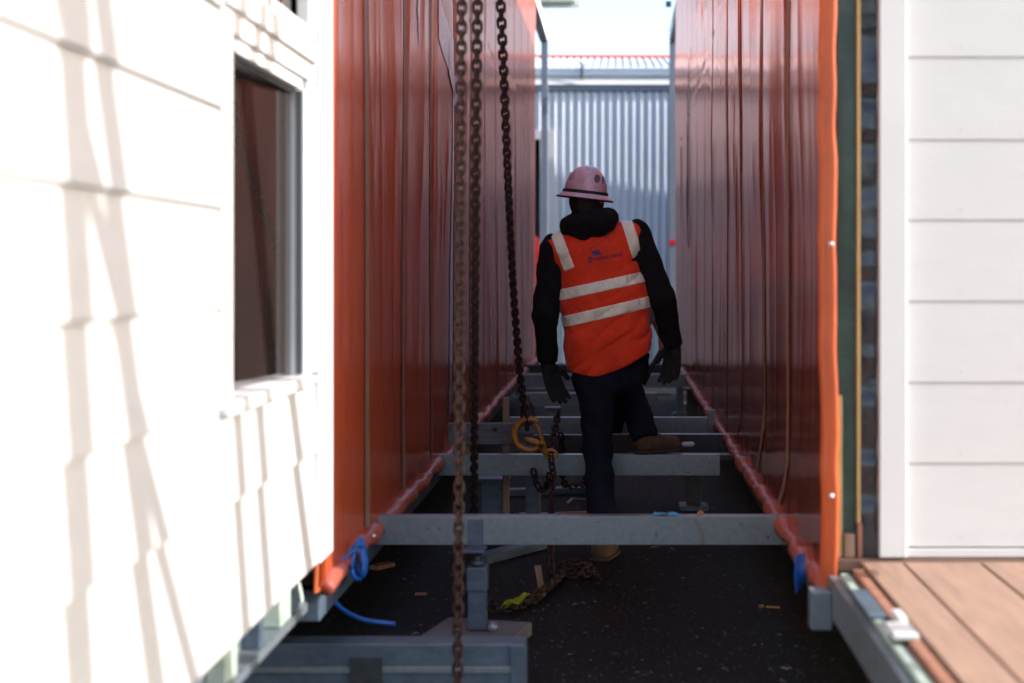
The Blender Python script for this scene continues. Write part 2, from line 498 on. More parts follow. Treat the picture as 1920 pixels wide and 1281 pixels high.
SEAM_L = [4.97, 5.85, 6.72, 7.62, 8.5, 9.42, 10.3, 11.2, 12.1, 13.0, 13.9, 14.6]
SEAM_R = [5.11, 5.95, 7.06, 8.0, 9.2, 10.1, 11.0, 11.8, 12.7, 13.6, 14.4]
def wrap_h(y, z, side):
    """how far the plastic stands off the wall"""
    s = 0 if side < 0 else 17
    y = np.asarray(y, float); z = np.asarray(z, float)
    yw = y + 0.22 * (noise3(y * 0.9 + s, z * 0.45, 3.1) - .5) + 0.10 * (noise3(y * 2.3 + s, z * 0.8, 5.1) - .5)
    h = 0.016 * (noise3(yw * 1.9 + s, z * 0.5, 0.5) - .5)
    pan = np.floor(y / 0.92 + 0.3 * np.sin(y * .7 + s))
    tilt = 0.95 * (noise3(pan * 3.37 + 0.5, s + .5, 7.5) - .5)
    yd = yw + tilt * (z - 2.0) + 0.10 * (noise3(y * 1.7 + 9 + s, z * .8, 7.7) - .5)
    m1 = np.clip(noise3(y * 1.0 + 14, z * 0.9, s + 2) * 2.6 - .8, 0, 1)
    r1 = 1 - np.abs(2 * noise3(yd * 2.6 + s, z * 0.6, 1.5) - 1)
    h = h + 0.013 * r1 ** 2.2 * m1
    m2 = np.clip(noise3(y * 1.3 + 4, z * 1.1, s) * 2.8 - 1.0, 0, 1)
    r2 = 1 - np.abs(2 * noise3(yd * 8.5 + s, z * 0.8, 2.5) - 1)
    h = h + 0.0034 * r2 ** 4 * m2
    r3 = 1 - np.abs(2 * noise3((yd + 0.12 * z) * 15 + s, z * 1.4, 8.5) - 1)
    h = h + 0.0010 * r3 ** 4 * m2 ** 2
    h = h + 0.0030 * (noise3(y * 4, z * 4, 2.2) - .5) * m1
    for ys in (SEAM_L if side < 0 else SEAM_R):
        sy = ys + 0.03 * np.sin(z * 1.3 + ys * 5)
        d = np.abs(y - sy)
        h = h * np.clip(d / 0.10, 0.35, 1) - 0.004 * np.exp(-(d / 0.02) ** 2)
    if side > 0:   # long diagonal crease with puckers
        zc = 2.35 + (y - 8.6) * 0.02 + 0.05 * noise3(y * 5, 0, 0)
        zc = 3.0 - (y - 7.0) * 0.06
        h = h - 0.006 * np.exp(-((z - zc) / 0.014) ** 2) * (y > 6.9)
    else:
        zc = 2.75 + 0.03 * (y - 7) + 0.06 * noise3(y * 3, 0, 0)
        h = h - 0.004 * np.exp(-((z - zc) / 0.010) ** 2) * (y > 6.5)
    edge = np.clip((z - ZBOT) / 0.12, 0, 1)
    return 0.012 + h * edge

def wrap_wall(side, parent, y0):
    X = XL if side < 0 else XR
    ys = []
    y = y0
    while y < YF:
        ys.append(y); y += 0.0075 * (y / 4.5)
    ys.append(YF)
    ys = np.array(ys)
    zs = np.concatenate([np.arange(ZBOT, 3.9, 0.03), np.arange(3.9, ZTOP + .01, 0.12)])
    Yg, Zg = np.meshgrid(ys, zs, indexing='ij')
    H = wrap_h(Yg, Zg, side)
    Xg = X - side * H
    V = np.stack([Xg, Yg, Zg], -1).reshape(-1, 3)
    ny, nz = Yg.shape
    i = np.arange(ny - 1)[:, None] * nz + np.arange(nz - 1)[None]
    Q = np.stack([i, i + nz, i + nz + 1, i + 1], -1).reshape(-1, 4)
    if side < 0: Q = Q
    o = py_obj('plastic_wrap', V, Q, M_wrap, parent, True)
    return o

def on_wrap(side, y, z, e=0.0015):
    X = XL if side < 0 else XR
    return (X - side * (float(wrap_h(y, z, side)) + e), y, z)

def wrap_strip(name, side, pts, wdt, m, parent, seg=60, e=0.002):
    """a flat strip lying on the plastic: pts are (y, z)"""
    pts = smooth_path([(0, a, b) for a, b in pts], seg)
    V, F = [], []
    for i, p in enumerate(pts):
        wv = wdt if not callable(wdt) else wdt(i / seg)
        for s in (-1, -.33, .33, 1):
            V.append(on_wrap(side, p.y + s * wv / 2, p.z, e))
    for i in range(len(pts) - 1):
        for k in range(3):
            F.append((4 * i + k, 4 * i + k + 1, 4 * i + k + 5, 4 * i + k + 4))
    return py_obj(name, V, F, m, parent, True)

for side, parent, y0, seams in ((-1, lb, YN, SEAM_L), (1, rb, 4.20, SEAM_R)):
    wrap_wall(side, parent, y0)
    for n, ys in enumerate(seams):
        pts = [(ys + 0.03 * math.sin(z * 1.3 + ys * 5), z) for z in np.linspace(0.8, 4.48, 14)]
        if side > 0 and n < 3:
            pts = [(ys + 0.32, 0.46), (ys + 0.1, 0.62)] + pts
        else:
            pts = [(pts[0][0] + 0.02, 0.45)] + pts
        wrap_strip('seam_tape', side, pts, 0.075 if n < 2 else (0.05 if n < 5 else 0.022), M_tape if (n in (0, 1, 4) or (side < 0 and n == 2)) else M_darktape, parent, 90, 0.004)
    # rolled bottom edge
    X = (XL if side < 0 else XR) - side * 0.008
    pr, rr = [], []
    for k in range(620):
        y = y0 + 0.02 + (YF - y0 - 0.02) * (k / 619) ** 1.5
        n1 = float(noise3(y * 5, side * 3 + 5, 0)); n2 = float(noise3(y * 9, 3, side * 2 + 4)); n3 = float(noise3(y * 17, 8, side + 4))
        pr.append((X - side * (0.014 * n1 + 0.006 * n3), y, ZBOT - 0.004 + 0.022 * (n2 - .5)))
        rr.append((0.016 + 0.013 * n2 + 0.012 * n3) * (0.72 + 0.28 * min(1, 4 * abs((y * 2.3 + 0.4 * n1) % 1 - .5))))
    tube('rolled_edge', pr, rr, M_roll, parent, 14)
    # chassis beam under the wall
    xa = X + side * 0.015; xb = X + side * 0.09
    box('chassis_beam', min(xa, xb), max(xa, xb), y0 + 0.06, YF, 0.29, 0.385, M_galvdk, parent, 0.004)
    # fixing screws with white washers
    ysc = y0 + 0.16
    screw_me = None
    k = 0
    while ysc < 11:
        if k % 3 != 2 or side < 0:
            p = Vector((X - side * 0.032, ysc, ZBOT + 0.012 + 0.006 * math.sin(k * 3)))
            if screw_me is None:
                bm = bmesh.new()
                bmesh.ops.create_cone(bm, cap_ends=True, segments=12, radius1=0.0085, radius2=0.004, depth=0.007)
                screw_me = bpy.data.meshes.new('screw'); bm.to_mesh(screw_me); bm.free()
            o = link('screw', screw_me, M_bolt, parent)
            o.rotation_euler = (0, R(-90) * side, 0)
            o.location = p - off(parent)
        ysc += 0.30; k += 1
    # body behind the plastic
    xi, xo = (XL - 0.03, -4.3) if side < 0 else (XR + 0.03, 4.0)
    box('body', min(xi, xo), max(xi, xo), YN + 0.06, YF - 0.03, 0.40, ZTOP, M_dark, parent, 0)
    box('roof', min(xi, xo) - 0.02, max(xi, xo) + 0.02, YN + 0.04, YF, ZTOP + 0.004, ZTOP + 0.07, M_corr, parent, 0.005)

# left: pale tape strip and silver patches
wrap_strip('pale_tape', -1, [(FPX / 355, z) for z in np.linspace(0.60, 2.35, 9)], lambda t: 0.13 if t > .08 else 0.18, M_lilac, lb, 70, 0.003)
def patch(side, ya, yb, za, zb, m, parent, n=14, e=0.003):
    V, F = [], []
    for i in range(n + 1):
        for j in range(n + 1):
            u, v = i / n, j / n
            y = ya + (yb - ya) * u + 0.02 * (float(noise3(v * 5, i * .3, 4)) - .5); z = za + (zb - za) * v + 0.15 * (0.5 - u) + 0.03 * (float(noise3(u * 6, 9, 3)) - .5)
            V.append(on_wrap(side, y, z, e))
    for i in range(n):
        for j in range(n):
            a = i * (n + 1) + j
            F.append((a, a + n + 1, a + n + 2, a + 1))
    return py_obj('silver_tape', V, F, m, parent, True)
patch(-1, 6.92, 7.55, 2.40, 2.62, M_silver, lb)
patch(-1, 7.30, 7.75, 2.28, 2.44, M_silver, lb, e=0.005)
patch(-1, 6.2, 6.27, 2.40, 2.66, M_silver, lb)
# right: tear
wrap_strip('torn_slit', 1, [(12.3, z) for z in np.linspace(1.55, 3.2, 9)], lambda t: 0.02 + 0.24 * math.sin(t * 3.14) ** .7, M_tear, rb, 60, 0.004)
wrap_strip('torn_lip', 1, [(12.1, z) for z in np.linspace(1.6, 3.25, 9)], lambda t: 0.05 + 0.03 * math.sin(t * 20), M_silver, rb, 60, 0.007)
wrap_strip('dark_mark', 1, [(4.62, 1.43), (4.60, 1.56), (4.56, 1.72)], 0.012, M_darktape, rb, 20)

# ---- right building near end: free orange edge, studs, membrane, boards
ev, ef = [], []
ez = np.arange(ZBOT - 0.02, ZTOP, 0.03)
for i, z in enumerate(ez):
    wob = 0.010 * (float(noise3(z * 2.5, 3, 9)) - .5) + 0.006 * (float(noise3(z * 9, 5, 2)) - .5)
    for u in np.linspace(0, 1, 7):
        y = 4.215 - 0.030 * math.sin(u * 2.6) - 0.006 * math.sin(u * 9)
        x = 0.598 + 0.050 * u + wob
        ev.append((x, y, z))
for i in range(len(ez) - 1):
    for k in range(6):
        a = i * 7 + k
        ef.append((a, a + 1, a + 8, a + 7))
py_obj('wrap_edge_fold', ev, ef, M_wrap_edge, rb, True)
YE = YN + 0.012
for zz in (1.43, 0.69, 2.3):
    bm = bmesh.new()
    bmesh.ops.create_uvsphere(bm, u_segments=12, v_segments=8, radius=0.008)
    bmesh.ops.translate(bm, verts=bm.verts, vec=(0.628, 4.178, zz))
    bm_obj('screw', bm, M_bolt, rb, True)
box('timber_stud', 0.650, 0.668, YE - 0.025, YE + 0.05, 0.50, 0.98, M_stud, rb, 0.002)
box('timber_block', 0.672, 0.705, YE - 0.03, YE - 0.003, 0.50, 0.57, M_wood, rb, 0.003)
box('timber_block', 0.712, 0.726, YE - 0.032, YE - 0.012, 0.50, 0.60, M_woodred, rb, 0.002)
mv, mf = [], []
def crumple(x0, x1, z0, z1, y, amp, sx, sz, nx=8, nz=160, seed=0):
    V, F = [], []
    for i in range(nz + 1):
        for j in range(nx + 1):
            x = x0 + (x1 - x0) * j / nx; z = z0 + (z1 - z0) * i / nz
            V.append((x, y - amp * float(noise3(x * sx + seed, z * sz, seed)), z))
    for i in range(nz):
        for j in range(nx):
            a = i * (nx + 1) + j
            F.append((a, a + 1, a + nx + 2, a + nx + 1))
    return V, F
V, F = crumple(0.655, 0.712, 0.50, ZTOP, YE, 0.010, 20, 5)
py_obj('green_membrane', V, F, M_green, rb, True)
box('timber_batten', 0.7125, 0.722, YE - 0.026, YE + 0.03, 0.602, ZTOP, M_stud, rb, 0.001)
V, F = crumple(0.7225, 0.778, 0.50, ZTOP, YE, 0.022, 12, 22, 8, 260, 5)
py_obj('black_foil', V, F, M_foil, rb, True)
box('corner_trim', 0.775, 0.857, YE - 0.045, YE + 0.03, 0.502, ZTOP, M_white, rb, 0.004)
zb = 0.52
k = 0
rows_r = [CAMH - (yy - 509) / 629 for yy in (1025, 868, 717, 565, 413, 263, 108, -46, -200, -354, -508, -662, -816, -970, -1124, -1278, -1432, -1586)]
for k, z0 in enumerate(rows_r):
    z1 = z0 + 0.243
    if z1 > ZTOP + 0.1: break
    prism('weatherboard', [(YE - 0.0204, z0 + 0.001), (YE - 0.0212, z0 + 0.003), (YE - 0.018, z1 + 0.012), (YE - 0.004, z1 + 0.012), (YE - 0.004, z0)], 'x', 0.858, 3.95, M_whiteboard, rb)
nv, nf = [], []
for z0 in rows_r[:9]:
    for xx in np.arange(1.02, 3.9, 0.45):
        i0 = len(nv); zc_ = z0 + 0.03
        nv += [(xx + .0035 * math.cos(a), YE - 0.0232, zc_ + .0035 * math.sin(a)) for a in np.linspace(0, 6.283, 8, endpoint=False)]
        nf.append(tuple(range(i0, i0 + 8)))
o = py_obj('nail_heads', nv, nf, M_board_l, rb); o['kind'] = 'stuff'
box('base_flashing', 0.858, 3.95, YE - 0.03, YE, 0.502, rows_r[0] - 0.004, M_white, rb, 0.001)
box('sill_timber', 0.652, 3.95, YE - 0.04, YE + 0.03, 0.46, 0.498, M_deckdk, rb, 0.002)

# ------------------------------------------------------------------ left near end: weatherboards, window
XW = -0.87
YW0, YW1 = 0.5, 4.32
wy0, wy1 = 3.217, 3.985
wz0, wz1 = 1.062, 1.858
hz1 = 2.045
rows_l = [1.713 + 0.2215 * k for k in range(-5, 16)]
def lboard(y0, y1, z0, z1, zrow):
    # wedge section; protrusion depends on height above its row bottom
    def px(z): return XW - 0.013 * (z - zrow) / 0.2215
    pr = [(px(z0), z0), (px(z1 + (0.01 if abs(z1 - zrow - .2215) < 1e-4 else 0)), z1), (XW - 0.04, z1), (XW - 0.04, z0)]
    prism('weatherboard', pr, 'y', y0, y1, M_board_l, lb)
for k, zr in enumerate(rows_l):
    z0, z1 = zr, zr + 0.2215
    if k == 0: z0 = 0.51
    lboard(YW0, wy0 - 0.075, z0, z1, zr)
    if z1 <= wz0:
        lboard(wy0 - 0.075 + 0.002, 4.128, z0, z1, zr)
    elif z0 < wz0:
        lboard(wy0 - 0.075 + 0.002, 4.128, z0, wz0 - 0.03, zr)
lw = thing('window', 'tall dark window in white weatherboard wall at the left, mirroring the red plastic', 'window', (XW, 3.6, wz0))
bpy.data.objects.remove(lw)
win = bpy.data.objects.new('window', None); COL.objects.link(win); win.parent = lb; win.location = Vector((XW, 3.6, wz0)) - off(lb)
def wpart(o):
    """child of the window, vertices were given in world space"""
    o.parent = win
    o.location = -Vector((XW, 3.6, wz0)) + off(None)
    return o
XG = -0.915
def glass(z0, z1):
    a, b = (-0.980, wy0 - 0.05), (-0.916, wy1 - 0.001)
    return py_obj('pane', [(a[0], a[1], z0), (b[0], b[1], z0), (b[0], b[1], z1), (a[0], a[1], z1),
                           (a[0] - .006, a[1], z0), (b[0] - .006, b[1], z0), (b[0] - .006, b[1], z1), (a[0] - .006, a[1], z1)],
                  [(0, 1, 2, 3), (7, 6, 5, 4), (0, 4, 5, 1), (1, 5, 6, 2), (2, 6, 7, 3), (3, 7, 4, 0)], M_glass)
wpart(glass(wz0 - .003, wz1))
wpart(glass(hz1, 3.3))
wpart(box('frame', XG - 0.05, XW - 0.006, wy1, wy1 + 0.03, wz0 - 0.03, wz1, M_alu, None, 0.002))
wpart(box('gasket', XW - 0.030, XW - 0.012, wy1 - 0.012, wy1 - 0.002, wz0, wz1 - 0.003, M_gasket, None, 0.001))
wpart(box('frame', XG - 0.05, XW - 0.006, wy0 - 0.06, wy0 - 0.03, wz0 - 0.03, 3.3, M_alu, None, 0.002))
wpart(box('sill', XG - 0.055, XW + 0.012, wy0 - 0.07, wy1 + 0.03, wz0 - 0.034, wz0 - 0.004, M_white, None, 0.003))
wpart(box('head', XG - 0.05, XW - 0.014, wy0 - 0.06, wy1, wz1 + 0.002, wz1 + 0.03, M_alu, None, 0.002))
wpart(box('gasket', XW - 0.045, XW - 0.034, wy0 - 0.03, wy1 - 0.013, wz1 - 0.010, wz1 - 0.001, M_gasket, None, 0.001))
box('trim_board', XW - 0.04, XW - 0.002, wy0 - 0.0725, 4.115, wz1 + 0.033, hz1 - 0.002, M_white, lb, 0.003)
box('trim_board', XW - 0.04, XW + 0.012, wy0 - 0.0725, wy1 + 0.09, wz1 + 0.085, hz1 - 0.045, M_white, lb, 0.003)
box('trim_board', XW - 0.05, XW, wy0 - 0.072, wy0 - 0.002, wz0 - 0.002, wz1 + 0.03, M_white, lb, 0.003)
box('trim_board', XW - 0.04, XW - 0.003, wy1 + 0.032, 4.128, wz0 - 0.002, wz1 + 0.03, M_white, lb, 0.003)
box('corner_trim', XW - 0.05, XW + 0.006, 4.131, YW1, 0.50, ZTOP, M_white, lb, 0.004)
box('wall_backing', -4.3, XW - 0.10, YW0, YW1 - 0.02, 0.50, ZTOP, M_dark, lb, 0)
box('wall_backing', XW - 0.10, XW - 0.052, YW0, wy0 - 0.08, 0.50, ZTOP, M_dark, lb, 0)
box('wall_backing', XW - 0.10, XW - 0.045, wy0 - 0.08, YW1 - 0.02, 0.50, wz0 - 0.04, M_dark, lb, 0)
box('trim_board', XW - 0.04, XW - 0.003, wy1 + 0.045, 4.128, hz1, 3.3, M_white, lb, 0.003)
# bearer below the boards: galvanised channel, pale green fittings, red wrap flap
prism('bearer', [(XW - 0.035, 0.36), (XW - 0.035, 0.385), (XW - 0.09, 0.385), (XW - 0.09, 0.475), (XW - 0.035, 0.475), (XW - 0.035, 0.495), (XW - 0.11, 0.495), (XW - 0.11, 0.36)], 'y', YW0, 4.15, M_galv, lb)
for yy, ww, mm in ((4.0, .06, M_galvdk), (3.62, .04, M_galvdk), (3.3, .10, M_greenpale), (3.05, .05, M_galvdk), (3.84, .12, M_greenpale)):
    box('stiffener', XW - 0.087, XW - 0.04, yy, yy + ww, 0.387, 0.473, mm, lb, 0.003)
tube('green_strap', smooth_path([P(556, 1085, 640), P(562, 1105, 640), P(566, 1130, 640), P(563, 1148, 640)], 12), [0.006] * 13, M_greenpale, lb, 8, flat=2.0)
# hanging end of red wrap
V, F = [], []
for i in range(13):
    for j in range(7):
        u, v = j / 6, i / 12
        V.append(P(588 + 24 * u * (1 - .2 * v), 1048 + 62 * v, 628, -0.015 * math.sin(u * 6) * (1 + v)))
for i in range(12):
    for j in range(6):
        a = i * 7 + j; F.append((a, a + 1, a + 8, a + 7))
py_obj('wrap_flap', [tuple(v) for v in V], F, M_wrap_edge, lb, True)

# ------------------------------------------------------------------ DECK at lower right
dk = thing('deck', 'pinkish timber deck in front of the white weatherboard wall at the lower right', 'deck', (1.8, 2.6, 0.3))
xs = [0.712, 0.836, 1.062, 1.288, 1.514, 1.74, 1.966, 2.192, 2.418, 2.644, 2.87, 3.096, 3.322, 3.548, 3.774]
for a, b in zip(xs[:-1], xs[1:]):
    box('deck_board', a + 0.004, b - 0.004, 0.6, 4.165, 0.470, 0.498 + random.uniform(-.001, .001), M_deck, dk, 0.003)
box('end_board', 0.712, 3.77, 4.17, 4.205, 0.455, 0.494, M_deckdk, dk, 0.003)
prism('edge_channel', [(0.618, 0.35), (0.70, 0.35), (0.70, 0.362), (0.632, 0.362), (0.632, 0.448), (0.705, 0.448), (0.705, 0.462), (0.618, 0.462)], 'y', 0.6, 4.10, M_galv, dk)
box('edge_angle', 0.640, 0.668, 0.6, 4.10, 0.4645, 0.480, M_greenpale, dk, 0.003)
box('fascia_board', 0.676, 0.706, 0.6, 4.10, 0.4645, 0.492, M_woodred, dk, 0.004)
box('joist_bearer', 0.72, 3.77, 0.6, 4.165, 0.37, 0.466, M_woodgrey, dk, 0)
box('white_packer', 0.640, 0.70, 3.30, 3.42, 0.493, 0.508, M_white, dk, 0.004)
box('white_packer', 0.676, 0.700, 3.43, 3.52, 0.4935, 0.515, M_white, dk, 0.004)
box('bracket_plate', 0.628, 0.675, 3.55, 3.85, 0.4815, 0.490, M_galvdk, dk, 0.003)
box('mounting_block', *sorted(((1515 - 1158) / 640, (1515 - 1158) / 640 + 0.06)), 4.10, 4.17, CAMH - (1172 - 509) / 640, CAMH - (1100 - 509) / 640, M_galv, dk, 0.004)
box('mounting_block', 0.62, 0.70, 4.104, 4.19, 0.35, 0.455, M_galv, dk, 0.004)

# ------------------------------------------------------------------ CROSS BEAMS
def cbeam(x0, x1, ytop, ybot, pxm, label, m=M_galv, depth=0.06, lip=0.016):
    y = FPX / pxm; zt_ = CAMH - (ytop - 509) / pxm; zb_ = CAMH - (ybot - 509) / pxm
    X0 = (x0 - 1158) / pxm; X1 = (x1 - 1158) / pxm
    t = 0.004
    t_ = thing('steel_beam', label, 'beam', ((X0 + X1) / 2, y, zb_), 'steel beams spanning the gap between the wrapped buildings')
    prof = [(y, zb_), (y, zt_), (y + depth, zt_), (y + depth, zt_ - lip), (y + depth - t, zt_ - lip), (y + depth - t, zt_ - t),
            (y + t, zt_ - t), (y + t, zb_ + t), (y + depth - t, zb_ + t), (y + depth - t, zb_ + lip), (y + depth, zb_ + lip), (y + depth, zb_)]
    o = prism('channel', prof, 'x', X0, X1, m, t_)
    bv = o.modifiers.new('bevel', 'BEVEL'); bv.width = 0.0018; bv.segments = 2; bv.limit_method = 'ANGLE'
    return t_, y, zt_, zb_
def bolts(t_, pts, pxm, r=0.006, m=M_darksteel):
    for (x, y) in pts:
        bm = bmesh.new()
        bmesh.ops.create_cone(bm, cap_ends=True, segments=12, radius1=r, radius2=r * .8, depth=0.006)
        bmesh.ops.rotate(bm, verts=bm.verts, matrix=Matrix.Rotation(R(90), 3, 'X'))
        bmesh.ops.translate(bm, verts=bm.verts, vec=P(x, y, pxm, -0.003))
        bm_obj('bolt', bm, m, t_)

b2, y2, z2t, z2b = cbeam(655, 1500, 969, 1022, 510, 'nearest long galvanised beam right across the gap, with two bolt holes at its left')
bolts(b2, [(803, 991), (824, 991), (885, 985), (896, 985)], 510, 0.0035)
box('joint_plate', *[(v - 1158) / 510 for v in (878, 906)], y2 - 0.007, y2 - 0.001, CAMH - (1027 - 509) / 510, CAMH - (974 - 509) / 510, M_galvdk, b2, 0.002)
b3, y3, z3t, z3b = cbeam(820, 1350, 853, 892, 382, 'galvanised beam the worker stands on with one boot, ending short of the right wall')
b4, y4, z4t, z4b = cbeam(955, 1332, 783, 813, 304, 'galvanised beam behind the worker at shin height, with an end bracket at the right')
box('end_bracket', *[(v - 1158) / 304 for v in (1326, 1341)], y4 - 0.03, y4 - 0.002, CAMH - (816 - 509) / 304, CAMH - (768 - 509) / 304, M_galv, b4, 0.003)
b5 = cbeam(985, 1232, 737, 762, 253, 'short far galvanised beam level with the hook, ending at the middle of the gap')
b6 = cbeam(960, 1310, 702, 727, 214, 'far galvanised beam just above the short one')
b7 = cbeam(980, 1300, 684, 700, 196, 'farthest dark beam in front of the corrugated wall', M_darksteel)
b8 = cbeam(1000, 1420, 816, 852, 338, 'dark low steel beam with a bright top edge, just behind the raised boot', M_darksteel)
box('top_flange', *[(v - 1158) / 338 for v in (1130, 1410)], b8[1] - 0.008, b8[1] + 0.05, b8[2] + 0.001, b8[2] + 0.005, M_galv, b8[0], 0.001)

M_stain = mat('rust_stain', (0.16, 0.09, 0.05), 0.8, col2=(0.09, 0.06, 0.04), scale=60)
def stains(t_, y, pxm, lst):
    V, F = [], []
    for (x, yy, rx, ry) in lst:
        i0 = len(V)
        for a in np.linspace(0, 6.283, 11, endpoint=False):
            k = random.uniform(.6, 1.2); p = P(x + rx * k * math.cos(a), yy + ry * k * math.sin(a), pxm); V.append((p.x, y - 0.0008, p.z))
        F.append(tuple(range(i0, i0 + 11)))
    py_obj('rust_marks', V, F, M_stain, t_)
stains(b2, y2, 510, [(929, 986, 2, 1.5), (926, 996, 1.5, 3), (780, 1006, 3, 1.5), (1040, 1010, 4, 1), (1230, 1003, 1.5, 6), (1390, 984, 5, 1), (1120, 979, 6, 1), (1440, 1008, 2, 4)])
stains(b3, y3, 382, [(1233, 874, .8, 4), (1330, 868, 2, 1), (1010, 880, 4, 1), (1290, 886, 5, .8), (960, 868, 1, 3)])
# near foreground beam
t_ = thing('concrete_sleeper', 'thick blue grey beam lying on the ground in the near foreground with a dark patch', 'beam', (-0.8, 4.55, 0))
y1_ = 4.5; pm = FPX / y1_
box('sleeper_body', (380 - 1158) / pm, (985 - 1158) / pm, y1_, y1_ + 0.10, 0.012, CAMH - (1207 - 509) / pm, M_galvdk, t_, 0.006)
box('side_rib', (380 - 1158) / pm, (975 - 1158) / pm, y1_ - 0.006, y1_ - 0.001, CAMH - (1262 - 509) / pm, CAMH - (1250 - 509) / pm, M_galv, t_, 0.002)
box('dark_patch', (657 - 1158) / pm, (718 - 1158) / pm, y1_ - 0.010, y1_ - 0.0065, 0.03, CAMH - (1232 - 509) / pm, M_darksteel, t_, 0.001)
box('end_cap', (958 - 1158) / pm, (988 - 1158) / pm, y1_ - 0.012, y1_ - 0.007, 0.014, CAMH - (1209 - 509) / pm, M_galvdk, t_, 0.002)

# adjustable support under the nearest beam
pj = 520; yj = FPX / pj + 0.03
sp = thing('support_post', 'grey adjustable steel post holding up the nearest beam on a concrete pad', 'support post', ((895 - 1158) / pj, yj, 0.05))
def zz(y, p=pj): return CAMH - (y - 509) / p
xc = (894 - 1158) / pj
box('column', xc - 0.033, xc + 0.033, yj - 0.033, yj + 0.033, 0.055, zz(1108), M_galvdk, sp, 0.003)
box('sleeve', xc - 0.038, xc + 0.038, yj - 0.038, yj + 0.038, zz(1110), zz(1064), M_galvdk, sp, 0.006)
tube('threaded_rod', [(xc, yj, zz(1066)), (xc, yj, zz(1040))], [0.017, 0.017], M_darksteel, sp, 16)
tube('lock_nut', [(xc, yj, zz(1062)), (xc, yj, zz(1055))], [0.026, 0.026], M_galvdk, sp, 6)
box('head_plate', xc - 0.045, xc + 0.03, yj - 0.05, yj + 0.05, zz(1036), zz(1031), M_galvdk, sp, 0.002)
pad = thing('concrete_pad', 'pale concrete pad under the grey support post', 'paving pad', (xc, yj, 0))
box('pad_slab', xc - 0.17, xc + 0.16, yj - 0.14, yj + 0.16, 0.0, 0.05, M_conc, pad, 0.006, rot=Matrix.Rotation(R(-14), 3, 'Z'))
bm = bmesh.new(); bmesh.ops.create_uvsphere(bm, u_segments=14, v_segments=8, radius=0.022)
bmesh.ops.translate(bm, verts=bm.verts, vec=(xc + 0.055, yj - 0.02, 0.064))
bm_obj('lifting_nut', bm, M_galv, pad, True)

# more supports further in (under far beams)
def small_post(x, pxm, ytop, label, m=M_post, wdt=0.06):
    X = (x - 1158) / pxm; y = FPX / pxm
    t = thing('support_post', label, 'support post', (X, y, 0), 'support posts under the far beams')
    ztop = CAMH - (ytop - 509) / pxm
    box('column', X - wdt / 2, X + wdt / 2, y - wdt / 2, y + wdt / 2, 0.03, ztop - 0.02, m, t, 0.003)
    box('base_plate', X - wdt, X + wdt, y - wdt, y + wdt, 0.0, 0.028, M_galvdk, t, 0.003)
    box('head_plate', X - wdt * .8, X + wdt * .8, y - wdt * .8, y + wdt * .8, ztop - 0.018, ztop - 0.002, m, t, 0.002)
small_post(1036, 240, 762, 'pale grey post seen between the hook and the worker', M_galv, 0.075)
small_post(1298, 235, 727, 'dark grey post under the right end of the far beams', M_darksteel, 0.09)
small_post(925, 365, 893, 'grey post behind the middle beam at the left, beside the pale stake', M_galvdk, 0.11)
small_post(1000, 345, 853, 'post behind the hanging chain, left of the worker', M_galvdk, 0.08)
small_post(1300, 330, 853, 'post under the low dark beam at the right', M_darksteel, 0.08)
small_post(1275, 200, 702, 'farthest post below the far beam, in front of the shed wall', M_galvdk, 0.07)

# blocks far back
def blk(name, label, cat, x0, x1, y0, y1, pxm, m, dep=0.15):
    bm = bmesh.new()
    box_bm(bm, (x0 - 1158) / pxm, (x1 - 1158) / pxm, FPX / pxm, FPX / pxm + dep, max(0.0, CAMH - (y1 - 509) / pxm), CAMH - (y0 - 509) / pxm, 0.006)
    c = Vector(((x0 + x1) / 2 - 1158, FPX, 0)) / pxm
    bmesh.ops.translate(bm, verts=bm.verts, vec=-c)
    me = bpy.data.meshes.new(name); bm.to_mesh(me); bm.free()
    o = link(name, me, m); o.location = c
    return tag(o, label, cat)
blk('cream_block', 'cream block far back under the beams at the right, lowest one', 'block', 1274, 1298, 755, 800, 185, M_cream, .2)
blk('timber_pallet_block', 'cream painted block end just above the lower cream block', 'block', 1284, 1297, 728, 741, 188, M_cream, .2)
blk('red_pipe_bundle', 'low dull red bar lying across the far ground behind the beams', 'bar', 945, 1150, 765, 778, 165 * 1.0, M_redt, .1)
blk('timber_plank', 'brown plank lying on the ground behind the beams, right of the worker', 'plank', 1170, 1262, 768, 792, 172, M_woodred, .2)
blk('timber_plank', 'long olive plank across the far ground below the corrugated wall', 'plank', 965, 1110, 728, 742, 178, M_woodgrey, .2)

# timber block beam at left, stake
t_ = thing('timber_bearer', 'weathered grey timber bearer with a dark knot, poking out behind the second chain', 'timber', ((925 - 1158) / 386, FPX / 386, .5))
box('bearer_plank', (840 - 1158) / 386, (966 - 1158) / 386, FPX / 386, FPX / 386 + 0.05, CAMH - (834 - 509) / 386, CAMH - (794 - 509) / 386, M_woodgrey, t_, 0.004)
bm = bmesh.new(); bmesh.ops.create_uvsphere(bm, u_segments=10, v_segments=6, radius=0.010)
for v in bm.verts: v.co.y *= .2; v.co.x *= 1.3
bmesh.ops.translate(bm, verts=bm.verts, vec=P(928, 806, 386, -0.001)); bm_obj('knot', bm, M_dark, t_)
box('packer', (845 - 1158) / 386, (885 - 1158) / 386, FPX / 386 + .1, FPX / 386 + 0.16, z3t, CAMH - (835 - 509) / 386, M_wood, t_, 0.003)
o = blk('timber_stake', 'upright pinkish timber stake standing behind the beams left of the hook', 'stake', 942, 955, 745, 1022, 372, M_wood, .02)

